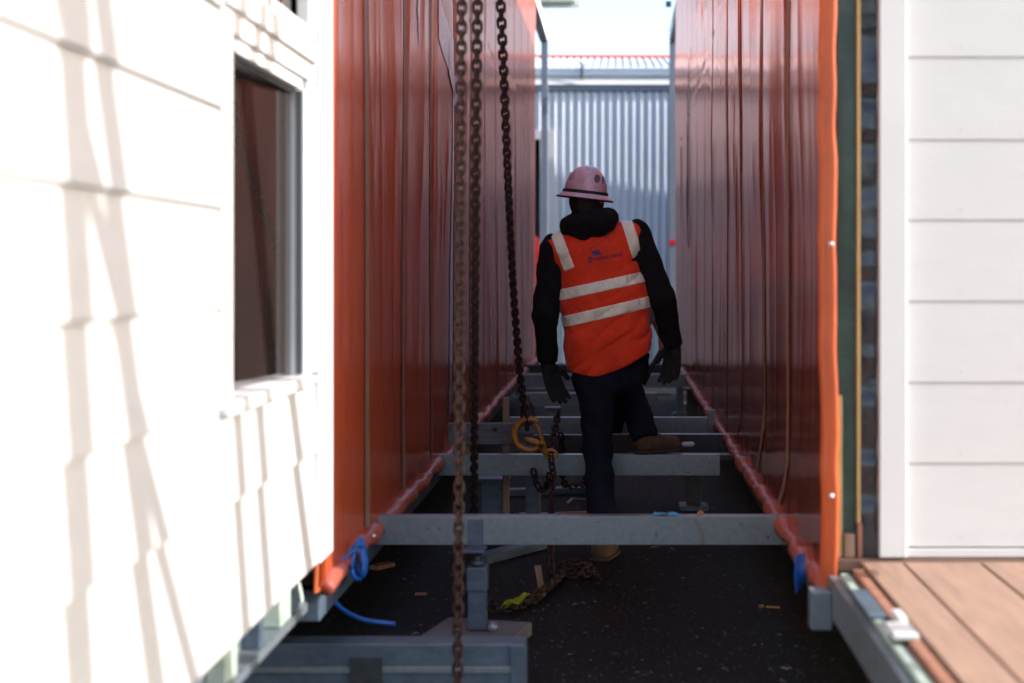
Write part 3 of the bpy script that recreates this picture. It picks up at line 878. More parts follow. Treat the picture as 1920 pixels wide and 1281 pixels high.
# far end frames of the two buildings
for side, xa, xb, lab, par in ((-1, 1015, 1027.5, 'left', lb), (1, 1255, 1268, 'right', rb)):
    t = thing('verandah_post', 'grey steel post%s at the far end of the %s wrapped building' % (' with red tape' if side > 0 else '', lab), 'post', ((xa - 1158) / 150, 17.8, 0))
    box('post', (xa - 1158) / 150, (xb - 1158) / 150, 17.74, 17.82, 0, CAMH + (509 - 76) / 150, M_post, t, 0.004)
    ht = CAMH + (509 - 78) / 150
    a0, a1 = ((xa - 3 - 1158) / 150, (xb + 0 - 1158) / 150) if side < 0 else ((xa - 1158) / 150, (xb + 3 - 1158) / 150)
    box('header', a0, a1, 15.2, 17.83, ht + .003, ht + 0.16, M_white if side < 0 else M_white, t, 0.004)
    if side > 0:
        box('red_tape', (xa - 1 - 1158) / 150, (xb + 1 - 1158) / 150, 17.73, 17.83, CAMH + (509 - 459) / 150, CAMH + (509 - 450) / 150, M_redt, t, 0.001)
        box('green_tape', a0 - 0.004, a0 - 0.001, 15.6, 16.6, ht + .03, ht + 0.10, M_lime, t, 0)
        box('bracket', a0 - .07, a0 - .002, 17.0, 17.1, ht + .30, ht + .36, M_darksteel, t, .003)
    else:
        box('base_plate', a0 - .02, a1 + .02, 17.7, 17.86, 0.001, 0.02, M_galvdk, t, .002)
rf = thing('verandah_roof', 'white eave corner showing at the top left of the strip of sky', 'roof', (-1, 17.6, 4.6))
prism('barge_board', [(-3.0, 4.58), (-0.47, 4.62), (-0.47, 4.86), (-3.0, 4.82)], 'y', 17.60, 17.64, M_white, rf)
prism('roof_panel', [(-3.0, 4.70), (-0.50, 4.74), (-0.50, 4.80), (-3.0, 4.76)], 'y', 17.65, 17.9, M_white, rf)
box('gutter', -3.0, -0.52, 17.52, 17.594, 4.66, 4.74, M_greenpale, rf, 0.01)

# ------------------------------------------------------------------ CHAINS
def link_mesh(name, m, d=0.0116, pitch_=0.031, wdt=0.0385):
    r = (wdt - d) / 2; hs = (pitch_ + d) / 2 - r
    pts = []
    for k in range(9):
        a = math.pi * k / 8
        pts.append((r * math.cos(a), 0, hs + r * math.sin(a)))
    for k in range(9):
        a = math.pi + math.pi * k / 8
        pts.append((r * math.cos(a), 0, -hs + r * math.sin(a)))
    V, F = tube_data(pts, d / 2, 8, True, up=(0, 1, 0))
    me = bpy.data.meshes.new(name); me.from_pydata([tuple(v) for v in V], [], F); me.update()
    me.materials.append(m)
    for p in me.polygons: p.use_smooth = True
    return me
LINK = link_mesh('link', M_chain)
LINKR = link_mesh('link', M_rust)
def chain(label, pts, me, group, phase=0.0, twist=0.0, jit=0.0, nmax=290, pitch_=0.031):
    pth = smooth_path(pts, 400)
    t = thing('chain', label, 'chain', pts[0], group)
    acc = 0; nxt = 0; n = 0
    for i in range(len(pth) - 1):
        a, b = pth[i], pth[i + 1]
        L = (b - a).length
        while nxt <= acc + L and n < nmax:
            u = (nxt - acc) / L
            p = a.lerp(b, u); d = (b - a).normalized()
            zax = d; ref = Vector((0, 1, 0)) if abs(d.y) < .9 else Vector((1, 0, 0))
            xax = ref.cross(zax).normalized(); yax = zax.cross(xax)
            M = Matrix((xax, yax, zax)).transposed()
            ang = phase + twist * n + (math.pi / 2 if n % 2 else 0) + random.uniform(-jit, jit)
            M = M @ Matrix.Rotation(ang, 3, 'Z')
            o = bpy.data.objects.new('link', me); COL.objects.link(o); o.parent = t
            o.rotation_euler = M.to_euler(); o.location = p - Vector(pts[0])
            n += 1; nxt += pitch_
        acc += L
    return t
GC = 'rusty lifting chains hanging in the gap'
chain('nearest, thickest looking brown chain, hanging in front of every beam',
      [P(866, -60, 604), P(864, 200, 604), P(862, 600, 604), P(861, 900, 606), P(858, 1290, 608), P(857, 1320, 608)], LINKR, GC, 0.15, 0.002, 0.05)
chain('middle one of the three hanging chains, ending behind the nearest long beam',
      [P(896, -60, 588), P(893, 200, 578), P(891, 450, 545), P(890, 700, 500), P(889, 900, 460), P(888, 1090, 438)], LINK, GC, 0.1, 0.012, 0.05)
chain('thin rightmost hanging chain, leaning towards the yellow hook',
      [P(936, -50, 535), P(945, 150, 512), P(953, 350, 480), P(963, 550, 440), P(975, 700, 415), P(985, 776, 404)], LINK, GC, 0.1, 0.016, 0.05)
GG = 'loose chains on and near the ground'
chain('chain hanging straight down from the yellow hook into a heap on the ground',
      [P(1034, 862, 404, -0.02), P(1037, 900, 408), P(1037, 980, 415, -.25), P(1040, 1070, 425, -.2), P(1046, 1085, 430)], LINK, GC, 0.7, 0.01, 0.1)
gp = [P(1046, 1086, 429)]
hp = []
for k in range(17):
    a = k * 1.15
    hp.append(Vector((gp[0].x + 0.075 + 0.085 * math.cos(a) * (1 - k * .02), gp[0].y + 0.04 + 0.07 * math.sin(a), 0.016 + 0.004 * k * .8)))
chain('heap of rusty chain coiled on the asphalt below the yellow hook', hp, LINK, GG, 0.4, 0.3, 0.6, 130)
chain('rusty chain trailing left over the asphalt past the lime cloth',
      [Vector((-.26, 6.17, .018)), Vector((-.30, 5.98, .02)), Vector((-.33, 5.80, .018)), Vector((-.40, 5.66, .018)), Vector((-.47, 5.60, .02)), Vector((-.52, 5.66, .02)), Vector((-.50, 5.73, .02))], LINK, GG, 0.3, 0.4, 0.5)
chain('doubled rusty chain trailing beside the timber offcut',
      [Vector((-.24, 6.15, .045)), Vector((-.275, 5.97, .04)), Vector((-.31, 5.83, .045)), Vector((-.38, 5.69, .04)), Vector((-.44, 5.63, .04))], LINK, GG, 0.9, 0.5, 0.5)
chain('short chain rising behind the yellow hook towards the beams',
      [P(1031, 852, 398), P(1038, 820, 392), P(1045, 780, 388, .05), P(1048, 772, 386, .06)], LINK, GC, 0.2, 0.01, 0.1)
chain('looped dark chain hanging behind the middle beam',
      [P(1052, 818, 372), P(1054, 850, 370, .02), P(1056, 900, 368), P(1068, 912, 366), P(1090, 908, 364), P(1100, 905, 362)], LINK, GC, 0.5, 0.1, 0.2)
chain('small loop of rusty chain hanging below the middle beam, left of the straight chain',
      [P(1000, 890, 390, .05), P(1006, 912, 390, .05), P(1016, 921, 390, .04), P(1026, 910, 392, .03), P(1031, 890, 394, .02)], LINKR, GC, 0.5, 0.1, 0.2)

# ------------------------------------------------------------------ YELLOW HOOK
pk = 400
hk = thing('lifting_hook', 'worn yellow self locking lifting hook hanging on the rightmost chain', 'hook', P(992, 815, pk))
C0 = P(993, 815, pk, 0)
def hp_(x, y, d=0.0): return P(x, y, pk, d)
arc, rad = [], []
for k in range(29):
    a = R(55 + 250 * k / 28)
    arc.append(C0 + Vector((math.cos(a) * 0.071, 0, math.sin(a) * 0.073)))
    rad.append(0.013 + 0.004 * math.sin(math.pi * k / 28))
tube('hook_body', arc, rad, M_yel, hk, 12)
arc2 = [C0 + Vector((math.cos(R(50 + 255 * k / 28)) * 0.060, 0.0, math.sin(R(50 + 255 * k / 28)) * 0.062)) for k in range(29)]
tube('hook_inner', arc2, 0.0085, M_darksteel, hk, 10)
tube('latch', [hp_(1003, 792), hp_(1008, 800), hp_(1012, 812), hp_(1016, 824), hp_(1018, 832)], [0.010, 0.013, 0.013, 0.014, 0.012], M_yel, hk, 12, flat=.7)
tube('jaw', [hp_(983, 822, -.004), hp_(993, 826, -.004), hp_(1004, 829, -.004), hp_(1015, 833, -.004)], [0.008, 0.013, 0.015, 0.016], M_yel, hk, 12)
tube('shank', [hp_(1012, 832, 0.004), hp_(1020, 845, 0.004), hp_(1028, 856, 0.004)], [0.020, 0.017, 0.012], M_yel, hk, 12)
tube('pivot_pin', [hp_(1016, 834, -0.024), hp_(1016, 834, 0.02)], 0.011, M_darksteel, hk, 14)
tube('pivot_collar', [hp_(1016, 834, -0.018), hp_(1016, 834, 0.014)], 0.019, M_yel, hk, 16)
ring = [hp_(1033, 852) + Vector((math.cos(a) * 0.026, 0, math.sin(a) * 0.020)) for a in np.linspace(0, 2 * math.pi, 20, endpoint=False)]
tube('clevis_eye', ring, 0.008, M_yel, hk, 10, closed=True, up=(0, 1, 0))
tube('shackle_bar', [hp_(989, 742, -.004), hp_(989, 770, -.004), hp_(988, 808, -.004)], [0.011, 0.012, 0.011], M_darksteel, hk, 12)
tube('coupling_link', [hp_(989, 776) + Vector((math.cos(a) * 0.028, 0.01, math.sin(a) * 0.055)) for a in np.linspace(0, 2 * math.pi, 24, endpoint=False)], 0.008, M_chain, hk, 10, closed=True, up=(0, 1, 0))

# ------------------------------------------------------------------ ROPES, LITTER
def litter(name, label, cat, verts, faces, m, smooth=False):
    o = py_obj(name, verts, faces, m, None, smooth, own_origin=True)
    return tag(o, label, cat)
rope = thing('blue_hose', 'blue hose coiled under the near end of the left wrapped building, one end trailing out', 'hose', P(670, 1050, 575))
coil = []
for k in range(70):
    a = k * 0.38
    coil.append(P(668 + (10 + 4 * math.sin(k * .37)) * math.cos(a) + 6, 1048 + (32 + 4 * math.sin(k * .21)) * math.sin(a), 575, 0.03 * math.sin(k * .6)))
tube('coil', coil, 0.0075, M_blue, rope, 8)
tube('free_end', smooth_path([P(612, 1088, 590), P(622, 1120, 585), P(645, 1145, 575), P(685, 1163, 560), P(740, 1170, 552)], 30), 0.0078, M_blue, rope, 8)
tube('hanger', smooth_path([P(684, 1018, 575), P(660, 1035, 580), P(630, 1060, 588), P(612, 1088, 590)], 12), 0.005, M_blue, rope, 8)
rope = thing('blue_rope', 'blue rope bundle hanging under the right wrapped building near its orange edge', 'rope', P(1503, 1080, 600))
for k in range(5):
    tube('strand', smooth_path([P(1494 + k * 4, 1040, 600, k * .006), P(1491 + k * 4.5, 1075, 600), P(1494 + k * 4.4, 1114 - k * 4, 600, .01 * k)], 8), 0.0032, M_blue, rope, 8)

def flat_piece(name, label, cat, pts, pxm, m, th=0.004, dy=0.0, depthdir=False):
    P3 = [P(x, y, pxm, dy) for x, y in pts]
    n = len(P3)
    V = [tuple(p) for p in P3] + [tuple(p + Vector((0, th, 0))) for p in P3]
    F = [tuple(range(n)), tuple(range(2 * n - 1, n - 1, -1))] + [(i, n + i, n + (i + 1) % n, (i + 1) % n) for i in range(n)]
    return litter(name, label, cat, V, F, m)
flat_piece('timber_offcut', 'pale timber offcut leaning upright near the trailing chain', 'timber', [(1002, 1062), (1014, 1061), (1017, 1085), (1023, 1118), (1009, 1121), (1007, 1090)], 455, M_wood, 0.015)
# lime cloth
V, F = [], []
lc = P(966, 1148, 474)
for i in range(9):
    for j in range(9):
        u, v = i / 8 - .5, j / 8 - .5
        V.append((lc.x + u * 0.10 + v * 0.02, lc.y + v * 0.05, 0.03 + 0.04 * float(noise3(u * 4 + 9, v * 4 + 3, 1)) + 0.03 * u))
for i in range(8):
    for j in range(8):
        a = i * 9 + j; F.append((a, a + 9, a + 10, a + 1))
litter('lime_cloth', 'crumpled lime yellow cloth on the trailing chain', 'cloth', V, F, M_lime, True)
# things on top of the nearest beam
def sheet(name, label, cat, x0, x1, pxm, zlev, y0, y1, m, amp=0.01, n=8, tilt=0.0):
    V, F = [], []
    for i in range(n + 1):
        for j in range(n + 1):
            u, v = i / n, j / n
            V.append(((x0 + (x1 - x0) * u - 1158) / pxm, y0 + (y1 - y0) * v + .01 * (float(noise3(u * 3, 4, 2)) - .5), zlev + amp * float(noise3(u * 4, v * 4, x0)) + tilt * u))
    for i in range(n):
        for j in range(n):
            a = i * (n + 1) + j; F.append((a, a + n + 1, a + n + 2, a + 1))
    return litter(name, label, cat, V, F, m, True)
sheet('blue_plastic_scrap', 'scrap of bright blue plastic lying on the nearest beam', 'plastic scrap', 1226, 1272, 508, z2t + 0.002, y2 + .005, y2 + .05, M_ltblue, 0.009)
flat_piece('dry_leaf', 'curled dry brown leaf on top of the nearest beam', 'leaf', [(1305, 970), (1309, 962), (1314, 958), (1321, 963), (1316, 970)], 509, M_leaf, 0.003, 0.02)
st = tube('thin_string', smooth_path([P(1301, 969, 509, -.004), P(1305, 980, 510, -.006), P(1314, 992, 510, -.006), P(1318, 1005, 510, -.006), P(1317, 1020, 510, -.006)], 20), 0.0016, M_leaf, None, 6)
tag(st, 'thin brown string hanging over the face of the nearest beam below the leaf', 'string')
def ground_bar(name, label, cat, a, b, wdt, ht, m):
    a = Vector(a); b = Vector(b); c = (a + b) / 2; L = (b - a).length
    bm = bmesh.new(); box_bm(bm, -L / 2, L / 2, -wdt / 2, wdt / 2, 0, ht, 0.003)
    me = bpy.data.meshes.new(name); bm.to_mesh(me); bm.free()
    o = link(name, me, m); o.location = c
    o.rotation_euler = (0, -math.asin((b.z - a.z) / L), math.atan2(b.y - a.y, b.x - a.x))
    return tag(o, label, cat)
def G(x, y):   # ground point seen at this pixel
    pm_ = (y - 509) / CAMH
    return Vector(((x - 1158) / pm_, FPX / pm_, 0.002))
ground_bar('steel_bar', 'long grey bar lying behind the nearest beam, left of the worker', 'bar', G(955, 930), G(1102, 925), 0.08, 0.04, M_galvdk)
ground_bar('steel_bar', 'grey bar lying askew on the asphalt under the nearest beam, right of the support post', 'bar', G(900, 1058), G(1020, 1026), 0.09, 0.04, M_galvdk)
ground_bar('timber_batten', 'thin reddish batten on the asphalt just behind the nearest beam', 'timber', G(1003, 967), G(1103, 963), 0.03, 0.012, M_woodred)
ground_bar('timber_splinter', 'pale timber splinter on the asphalt left of the worker', 'timber', G(1070, 937), G(1104, 939), 0.02, 0.008, M_wood)
ground_bar('yellow_strip', 'tiny yellow plastic strip beside the pale splinter', 'plastic scrap', G(1064, 946), G(1074, 937), 0.015, 0.01, M_yel)
ground_bar('wood_shaving', 'small curl of wood lying on the bare asphalt at the lower right', 'wood scrap', G(1436, 1141), G(1462, 1142), 0.012, 0.008, M_leaf)
ground_bar('wood_chip', 'tiny pale wood chip beside the small curl of wood', 'wood scrap', G(1424, 1140), G(1431, 1141), 0.015, 0.012, M_wood)
ground_bar('red_scrap', 'small dull red scrap on the asphalt under the left building', 'plastic scrap', G(700, 1070), G(734, 1062), 0.05, 0.02, M_woodred)
ground_bar('orange_chip', 'small orange chip on the dark ground left of the nearest chain', 'plastic scrap', G(778, 1117), G(800, 1117), 0.03, 0.008, M_woodred)
bt = thing('plastic_bottle', 'small blue and white bottle lying on the low beam right of the raised boot', 'bottle', P(1285, 834, 362))
tube('bottle_body', [P(1278, 834, 362), P(1281, 834, 362), P(1298, 833, 362), P(1302, 833, 362)], [0.008, 0.014, 0.014, 0.007], M_white, bt, 14)
tube('bottle_cap', [P(1271, 834.5, 362), P(1278, 834, 362)], [0.012, 0.012], M_blue, bt, 14)
ground_bar('timber_plank', 'plank under the bottle, lying beyond the middle beam', 'plank', P(1180, 862, 362) , P(1400, 862, 362), 0.1, 0.03, M_darksteel)

# loose grit
V, F = [], []
rr = random.Random(5)
for k in range(1000):
    x = rr.uniform(-1.5, 1.1); y = 4.6 + (rr.random() ** 1.3) * 7.0
    s = rr.uniform(0.0012, 0.0045) * (2.2 if rr.random() < .04 else 1)
    a = rr.uniform(0, 3.14); l = rr.uniform(1, 3.2)
    c, sn = math.cos(a), math.sin(a)
    q = [(-l, -.8), (l, -.6), (l * .8, .9), (-l * .9, .6)]
    i0 = len(V)
    for (u, v) in q: V.append((x + s * (u * c - v * sn), y + s * (u * sn + v * c), 0.0015 + s * .2))
    V.append((x, y, 0.002 + s * 0.9))
    F += [(i0, i0 + 1, i0 + 4), (i0 + 1, i0 + 2, i0 + 4), (i0 + 2, i0 + 3, i0 + 4), (i0 + 3, i0, i0 + 4)]
o = py_obj('debris_flakes', V, F, M_flake)
tag(o, 'pale grit, chips and shavings scattered over the dark asphalt', 'debris', None, 'stuff')
V, F = [], []
for k in range(5200):
    x = rr.uniform(-1.4, 1.1); y = 4.6 + (rr.random() ** 1.2) * 5.0
    s = rr.uniform(0.002, 0.006)
    i0 = len(V)
    for a in range(5):
        t = a * 1.257 + rr.random() * .4
        V.append((x + s * math.cos(t), y + s * math.sin(t), 0.0008))
    V.append((x + s * .2, y, s * 0.75))
    for a in range(5): F.append((i0 + a, i0 + (a + 1) % 5, i0 + 5))
o = py_obj('gravel', V, F, mat('dark_gravel', (0.035, 0.035, 0.037), 0.55, var=0.6, scale=30))
tag(o, 'fine dark gravel on the asphalt in the gap', 'gravel', None, 'stuff')

# ------------------------------------------------------------------ unseen slings by the deck, added to cast shadow bands on the left wall
def sling(label, yb, yt, x=1.75, wdt=0.045, zb_=0.9, zt_=3.55):
    t = py_obj('shadow_sling', [(x, yb - wdt / 2, zb_), (x, yb + wdt / 2, zb_), (x, yt + wdt / 2, zt_), (x, yt - wdt / 2, zt_),
                                 (x + .006, yb - wdt / 2, zb_), (x + .006, yb + wdt / 2, zb_), (x + .006, yt + wdt / 2, zt_), (x + .006, yt - wdt / 2, zt_)],
               [(0, 1, 2, 3), (7, 6, 5, 4), (0, 4, 5, 1), (1, 5, 6, 2), (2, 6, 7, 3), (3, 7, 4, 0)], M_sling, None, False, True)
    tag(t, label, 'sling', 'unseen webbing slings added to cast shadows on the left wall')
def sh(label, x_lo, y_lo, x_hi, y_hi, wdt, xs_=1.2):
    tn = math.tan(R(SUN_AZ)) * (xs_ + 0.87)
    tz = math.tan(R(SUN_EL)) / math.cos(R(SUN_AZ)) * (xs_ + 0.87)
    """sling whose shadow passes these two photo points on the left wall"""
    pts = []
    for (x, y) in ((x_lo, y_lo), (x_hi, y_hi)):
        pm_ = (1158 - x) / 0.87
        pts.append((FPX / pm_ - tn, CAMH - (y - 509) / pm_ + tz))
    (ya, za), (yb_, zb2) = pts
    k = (yb_ - ya) / (zb2 - za)
    sling(label, ya + k * (0.9 - za), ya + k * (3.55 - za), xs_, wdt)
sh('unseen grey webbing sling added for its shadow, nearest the camera, hanging plumb beside the deck', 156, 1100, 150, 100, 0.115, 0.85)
sh('unseen grey webbing sling added for its shadow, leaning away from the plumb one', 345, 1200, 175, 300, 0.070, 0.9)
sh('unseen grey webbing sling added for its shadow, steeply hung between the leaning ones', 285, 1200, 235, 500, 0.10, 0.95)
sh('unseen grey webbing sling added for its shadow, in front of the window', 455, 900, 447, 40, 0.075, 1.4)
sh('unseen grey webbing sling added for its shadow, between two others in front of the window', 497, 900, 485, 40, 0.08, 1.4)
sh('unseen grey webbing sling added for its shadow, farthest from the camera beside the deck', 572, 1000, 552, 700, 0.09, 1.45)
sb_ = thing('spreader_beam', 'grey spreader beam holding the webbing slings over the deck, out of the picture', 'beam', (1.15, 2.8, 3.62))
box('beam_tube', 1.10, 1.20, 1.2, 4.0, 3.62, 3.72, M_post, sb_, 0.004)
box('cross_bar', 0.8, 1.5, 2.2, 2.26, 3.56, 3.615, M_post, sb_, 0.004)
box('cross_bar', 0.8, 1.5, 3.4, 3.46, 3.56, 3.615, M_post, sb_, 0.004)

# ------------------------------------------------------------------ PEOPLE
PM = 400.0
YM = FPX / PM
def V3(x, y, dy=0.0, pm_=PM): return np.array(P(x, y, pm_, dy))

def hand_field(q, wrist, direction, side_v, normal, r0=0.0, curl=0.5, thumb=1, s=1.0):
    """palm, four fingers of unequal length with two bends each, and a thumb"""
    d = Vector(direction).normalized(); n = Vector(normal); n = (n - d * n.dot(d)).normalized()
    sv = d.cross(n) * thumb
    w_ = Vector(wrist)
    F = rcone(q, w_, w_ + d * 0.02 * s, 0.027 * s + r0, 0.027 * s + r0)
    pc = w_ + d * 0.055 * s
    for k in range(4):
        u = (k - 1.5) * 0.0205 * s
        F = smin(F, rcone(q, w_ + d * 0.015 * s + sv * u * .7, w_ + d * 0.088 * s + sv * u, 0.016 * s + r0, 0.0125 * s + r0), 0.010)
    lens = (0.036, 0.043, 0.046, 0.040)
    tips = None
    for k in range(4):
        u = (1.5 - k) * -0.0215 * s
        p0 = w_ + d * 0.088 * s + sv * u
        L = lens[k] * s
        ang = curl * (0.7 + 0.12 * (3 - k))
        dd = d.copy(); pp = p0
        for j, (ll, ra, rb_) in enumerate(((L, .0108, .0098), (L * .62, .0096, .0088), (L * .5, .0087, .0074))):
            rot = Matrix.Rotation(ang * (0.6 if j == 0 else 1.0), 3, d.cross(n))
            dd = (rot @ dd) if True else dd
            spread = sv * (u * 0.9)
            p1 = pp + dd * ll + spread * 0.10
            f = rcone(q, pp, p1, ra * s + r0, rb_ * s + r0)
            F = smin(F, f, 0.0035)
            pp = p1
    t0 = w_ + d * 0.028 * s + sv * 0.030 * s
    t1 = t0 + (d * 0.7 + sv * 0.7 + n * 0.3).normalized() * 0.040 * s
    t2 = t1 + (d * 0.95 + sv * 0.15 + n * 0.4).normalized() * 0.032 * s
    F = smin(F, rcone(q, t0, t1, 0.015 * s + r0, 0.0115 * s + r0), 0.008)
    F = smin(F, rcone(q, t1, t2, 0.0115 * s + r0, 0.009 * s + r0), 0.003)
    return F

def boot(parent, heel, toe_dir, m_up=M_boot, s=1.0, ankle=None, label=None):
    """work boot: heel point on the ground, unit direction of the toe"""
    h = np.array(heel, float); d = np.array(toe_dir, float); d /= np.linalg.norm(d)
    up = np.array((0, 0, 1.0)); sd_ = np.cross(d, up)
    if ankle is None: ankle = h + d * 0.055 + up * 0.13
    ankle = np.array(ankle, float)
    def f(q):
        F = rcone(q, h + d * .045 + up * .045, h + d * .12 + up * .050, .042, .044)
        F = smin(F, rcone(q, h + d * .12 + up * .045, h + d * .225 + up * .040, .046, .040), .03)
        F = smin(F, rcone(q, h + d * .06 + up * .05, ankle + up * .03, .045, .043), .03)
        F = F - 0.004 * (noise3(q[0] * 40, q[1] * 40, q[2] * 60) - .5)
        return np.maximum(F, h[2] + 0.020 - q[2])
    pad_ = 0.32
    lo = np.minimum(h, ankle) - .12; hi = np.maximum(h + d * .28, ankle) + .12
    lo = np.minimum(lo, h + d * .28 - .1)
    sdf_obj('boot', f, lo, hi, 0.006, m_up, parent)
    def fs(q):
        F = rcone(q, h + d * .045 + up * .012, h + d * .225 + up * .012, .046, .048)
        F = smin(F, rcone(q, h + d * .15 + up * .012, h + d * .20 + up * .012, .050, .05), .02)
        return np.maximum(np.maximum(F, h[2] + 0.002 - q[2]), q[2] - h[2] - .022)
    sdf_obj('boot_sole', fs, lo, hi, 0.006, M_sole, parent)

def head_field(q, c, yaw, s=1.0):
    """head with brow, nose, mouth, chin, ears. c centre, faces +y turned by yaw (to the left positive)"""
    cy, sy_ = math.cos(yaw), math.sin(yaw)
    X = (q[0] - c[0]) * cy + (q[1] - c[1]) * sy_
    Y = -(q[0] - c[0]) * sy_ + (q[1] - c[1]) * cy
    L = (X / s, Y / s, (q[2] - c[2]) / s)
    F = ell(L, (0, -0.012, 0.025), (0.077, 0.098, 0.090))
    F = smin(F, ell(L, (0, 0.018, -0.035), (0.062, 0.076, 0.078)), 0.03)
    F = smin(F, rcone(L, (0, 0.088, 0.012), (0, 0.106, -0.022), 0.008, 0.013), 0.012)      # nose
    F = smin(F, ell(L, (0, 0.078, -0.092), (0.026, 0.020, 0.018)), 0.02)                    # chin
    F = smin(F, ell(L, (0, 0.088, -0.052), (0.024, 0.009, 0.005)), 0.006)                   # lips
    F = smin(F, ell(L, (0, 0.086, -0.062), (0.020, 0.009, 0.005)), 0.006)
    for sx in (-1, 1):
        F = smin(F, ell(L, (sx * 0.080, 0.0, -0.008), (0.009, 0.020, 0.032)), 0.006)        # ear
        F = smin(F, ell(L, (sx * 0.030, 0.080, 0.034), (0.022, 0.012, 0.008)), 0.01)        # brow
        F = -smin(-F, ell(L, (sx * 0.031, 0.096, 0.014), (0.015, 0.012, 0.010)), 0.008)     # eye socket
        F = smin(F, ell(L, (sx * 0.031, 0.080, 0.014), (0.012, 0.012, 0.010)), 0.002)
    return F * s

def person(J, label, hs=0.009, hfine=0.0045, vest_m=M_vest, skin_arms=False, full=True, tool=None):
    """J: joints in world space"""
    t = thing('person', label, 'person', tuple(J['root']))
    def torso(q, r0):
        c = J['chest']; p = J['pelvis']; w_ = (c + p) / 2 + np.array(J.get('waist', (0, 0, 0)))
        F = rcone(q, J['shL'] * .8 + J['shR'] * .2 + np.array((0, 0, -.02)), J['shR'] * .8 + J['shL'] * .2 + np.array((0, 0, -.02)), .082 + r0, .082 + r0)
        F = smin(F, rcone(q, c - (J['ax'] * .055), p - J['ax'] * .04, .135 + r0, .115 + r0, .78), .05)
        F = smin(F, rcone(q, c + (J['ax'] * .055), p + J['ax'] * .04, .135 + r0, .115 + r0, .78), .05)
        F = smin(F, rcone(q, J['hipL'], J['hipR'], .105 + r0, .105 + r0), .05)
        F = smin(F, rcone(q, c + np.array((0, 0, .12)), J['neck'], .075 + r0, .055 + r0), .06)
        return F
    def arms(q, r0, sl=1.0):
        F = None
        for a in 'LR':
            f = rcone(q, J['sh' + a], J['el' + a], .052 + r0, .041 + r0)
            f = smin(f, rcone(q, J['el' + a], J['wr' + a], .041 + r0, .029 + r0 * sl), .02)
            F = f if F is None else np.minimum(F, f)
        return F
    def legs(q, r0, r1=None):
        if r1 is None: r1 = r0
        F = None
        for a in 'LR':
            f = rcone(q, J['hip' + a], J['kn' + a], .082 + r0, .055 + r0)
            f = smin(f, rcone(q, J['kn' + a], J['an' + a], .054 + r0, .040 + r1), .03)
            F = f if F is None else smin(F, f, .03)
        return F
    hsz = 1.05 if full else 1.0
    HL = dict(s=hsz, wrist=J['wrL'], direction=J['hdL'], side_v=None, normal=J['hnL'], curl=J['cuL'], thumb=J.get('thL', 1))
    HR = dict(s=hsz, wrist=J['wrR'], direction=J['hdR'], side_v=None, normal=J['hnR'], curl=J['cuR'], thumb=J.get('thR', 1))
    allp = np.array([J[k] for k in ('head', 'neck', 'shL', 'shR', 'elL', 'elR', 'wrL', 'wrR', 'hipL', 'hipR', 'knL', 'knR', 'anL', 'anR')])
    lo = allp.min(0) - .24; hi = allp.max(0) + .22
    lo[2] = J['anL'][2] - .12
    def fbody(q):
        F = torso(q, -.022)
        F = smin(F, arms(q, -.012), .02)
        F = smin(F, legs(q, -.014), .03)
        F = smin(F, head_field(q, J['head'], J['yaw']), .012)
        F = smin(F, rcone(q, J['neck'] - np.array((0, 0, .04)), J['head'] + np.array((0, -.01, -.03)), .052, .05), .02)
        F = smin(F, hand_field(q, **HL, r0=-.0015), .01)
        F = smin(F, hand_field(q, **HR, r0=-.001), .01)
        for a in 'LR':
            an = J['an' + a]; d = J['toe' + a]
            F = smin(F, rcone(q, an + np.array((0, 0, -.03)), an + np.array((0, 0, -.055)) + d * .12, .032, .028), .02)
        return F
    sdf_obj('body', fbody, lo, hi, 0.010 if full else 0.014, M_skin, t)
    # upper garment
    def fhood(q):
        F = smin(torso(q, .004), arms(q, .020, .8), .03)
        fold = 0.012 * (noise3(q[0] * 13, q[1] * 11, q[2] * 22 + q[0] * 20) - .5) + 0.006 * (noise3(q[0] * 30, q[1] * 30, q[2] * 45) - .5)
        F = F + fold
        for a in 'LR':
            d = Vector(J['wr' + a] - J['el' + a]).normalized(); w_ = J['wr' + a]
            pl = (q[0] - w_[0]) * d.x + (q[1] - w_[1]) * d.y + (q[2] - w_[2]) * d.z
            near = (q[0] - w_[0]) ** 2 + (q[1] - w_[1]) ** 2 + (q[2] - w_[2]) ** 2 < .2 ** 2
            F = np.where(near, np.maximum(F, pl - 0.004), F)
        return np.maximum(F, J['pelvis'][2] - .04 - q[2])
    sdf_obj('hoodie', fhood, lo, hi, hs, J.get('top_m', M_black), t)
    # trousers
    def ftr(q):
        F = smin(legs(q, .013, .030), np.maximum(torso(q, .004), q[2] - J['pelvis'][2] - .06), .03)
        fold = 0.013 * (noise3(q[0] * 10, q[1] * 10, q[2] * 24 + q[0] * 25) - .5) + 0.008 * (noise3(q[0] * 24, q[1] * 24, q[2] * 40) - .5)
        F = F + fold
        for a in 'LR':
            k = J['an' + a]
            near = (q[0] - k[0]) ** 2 + (q[1] - k[1]) ** 2 + (q[2] - k[2]) ** 2 < .2 ** 2
            d = Vector(J['an' + a] - J['kn' + a]).normalized()
            pl = (q[0] - k[0]) * d.x + (q[1] - k[1]) * d.y + (q[2] - k[2]) * d.z
            F = np.where(near, np.maximum(F, pl - 0.035), F)
        return F
    sdf_obj('trousers', ftr, lo, hi, hs, J.get('leg_m', M_navy), t)
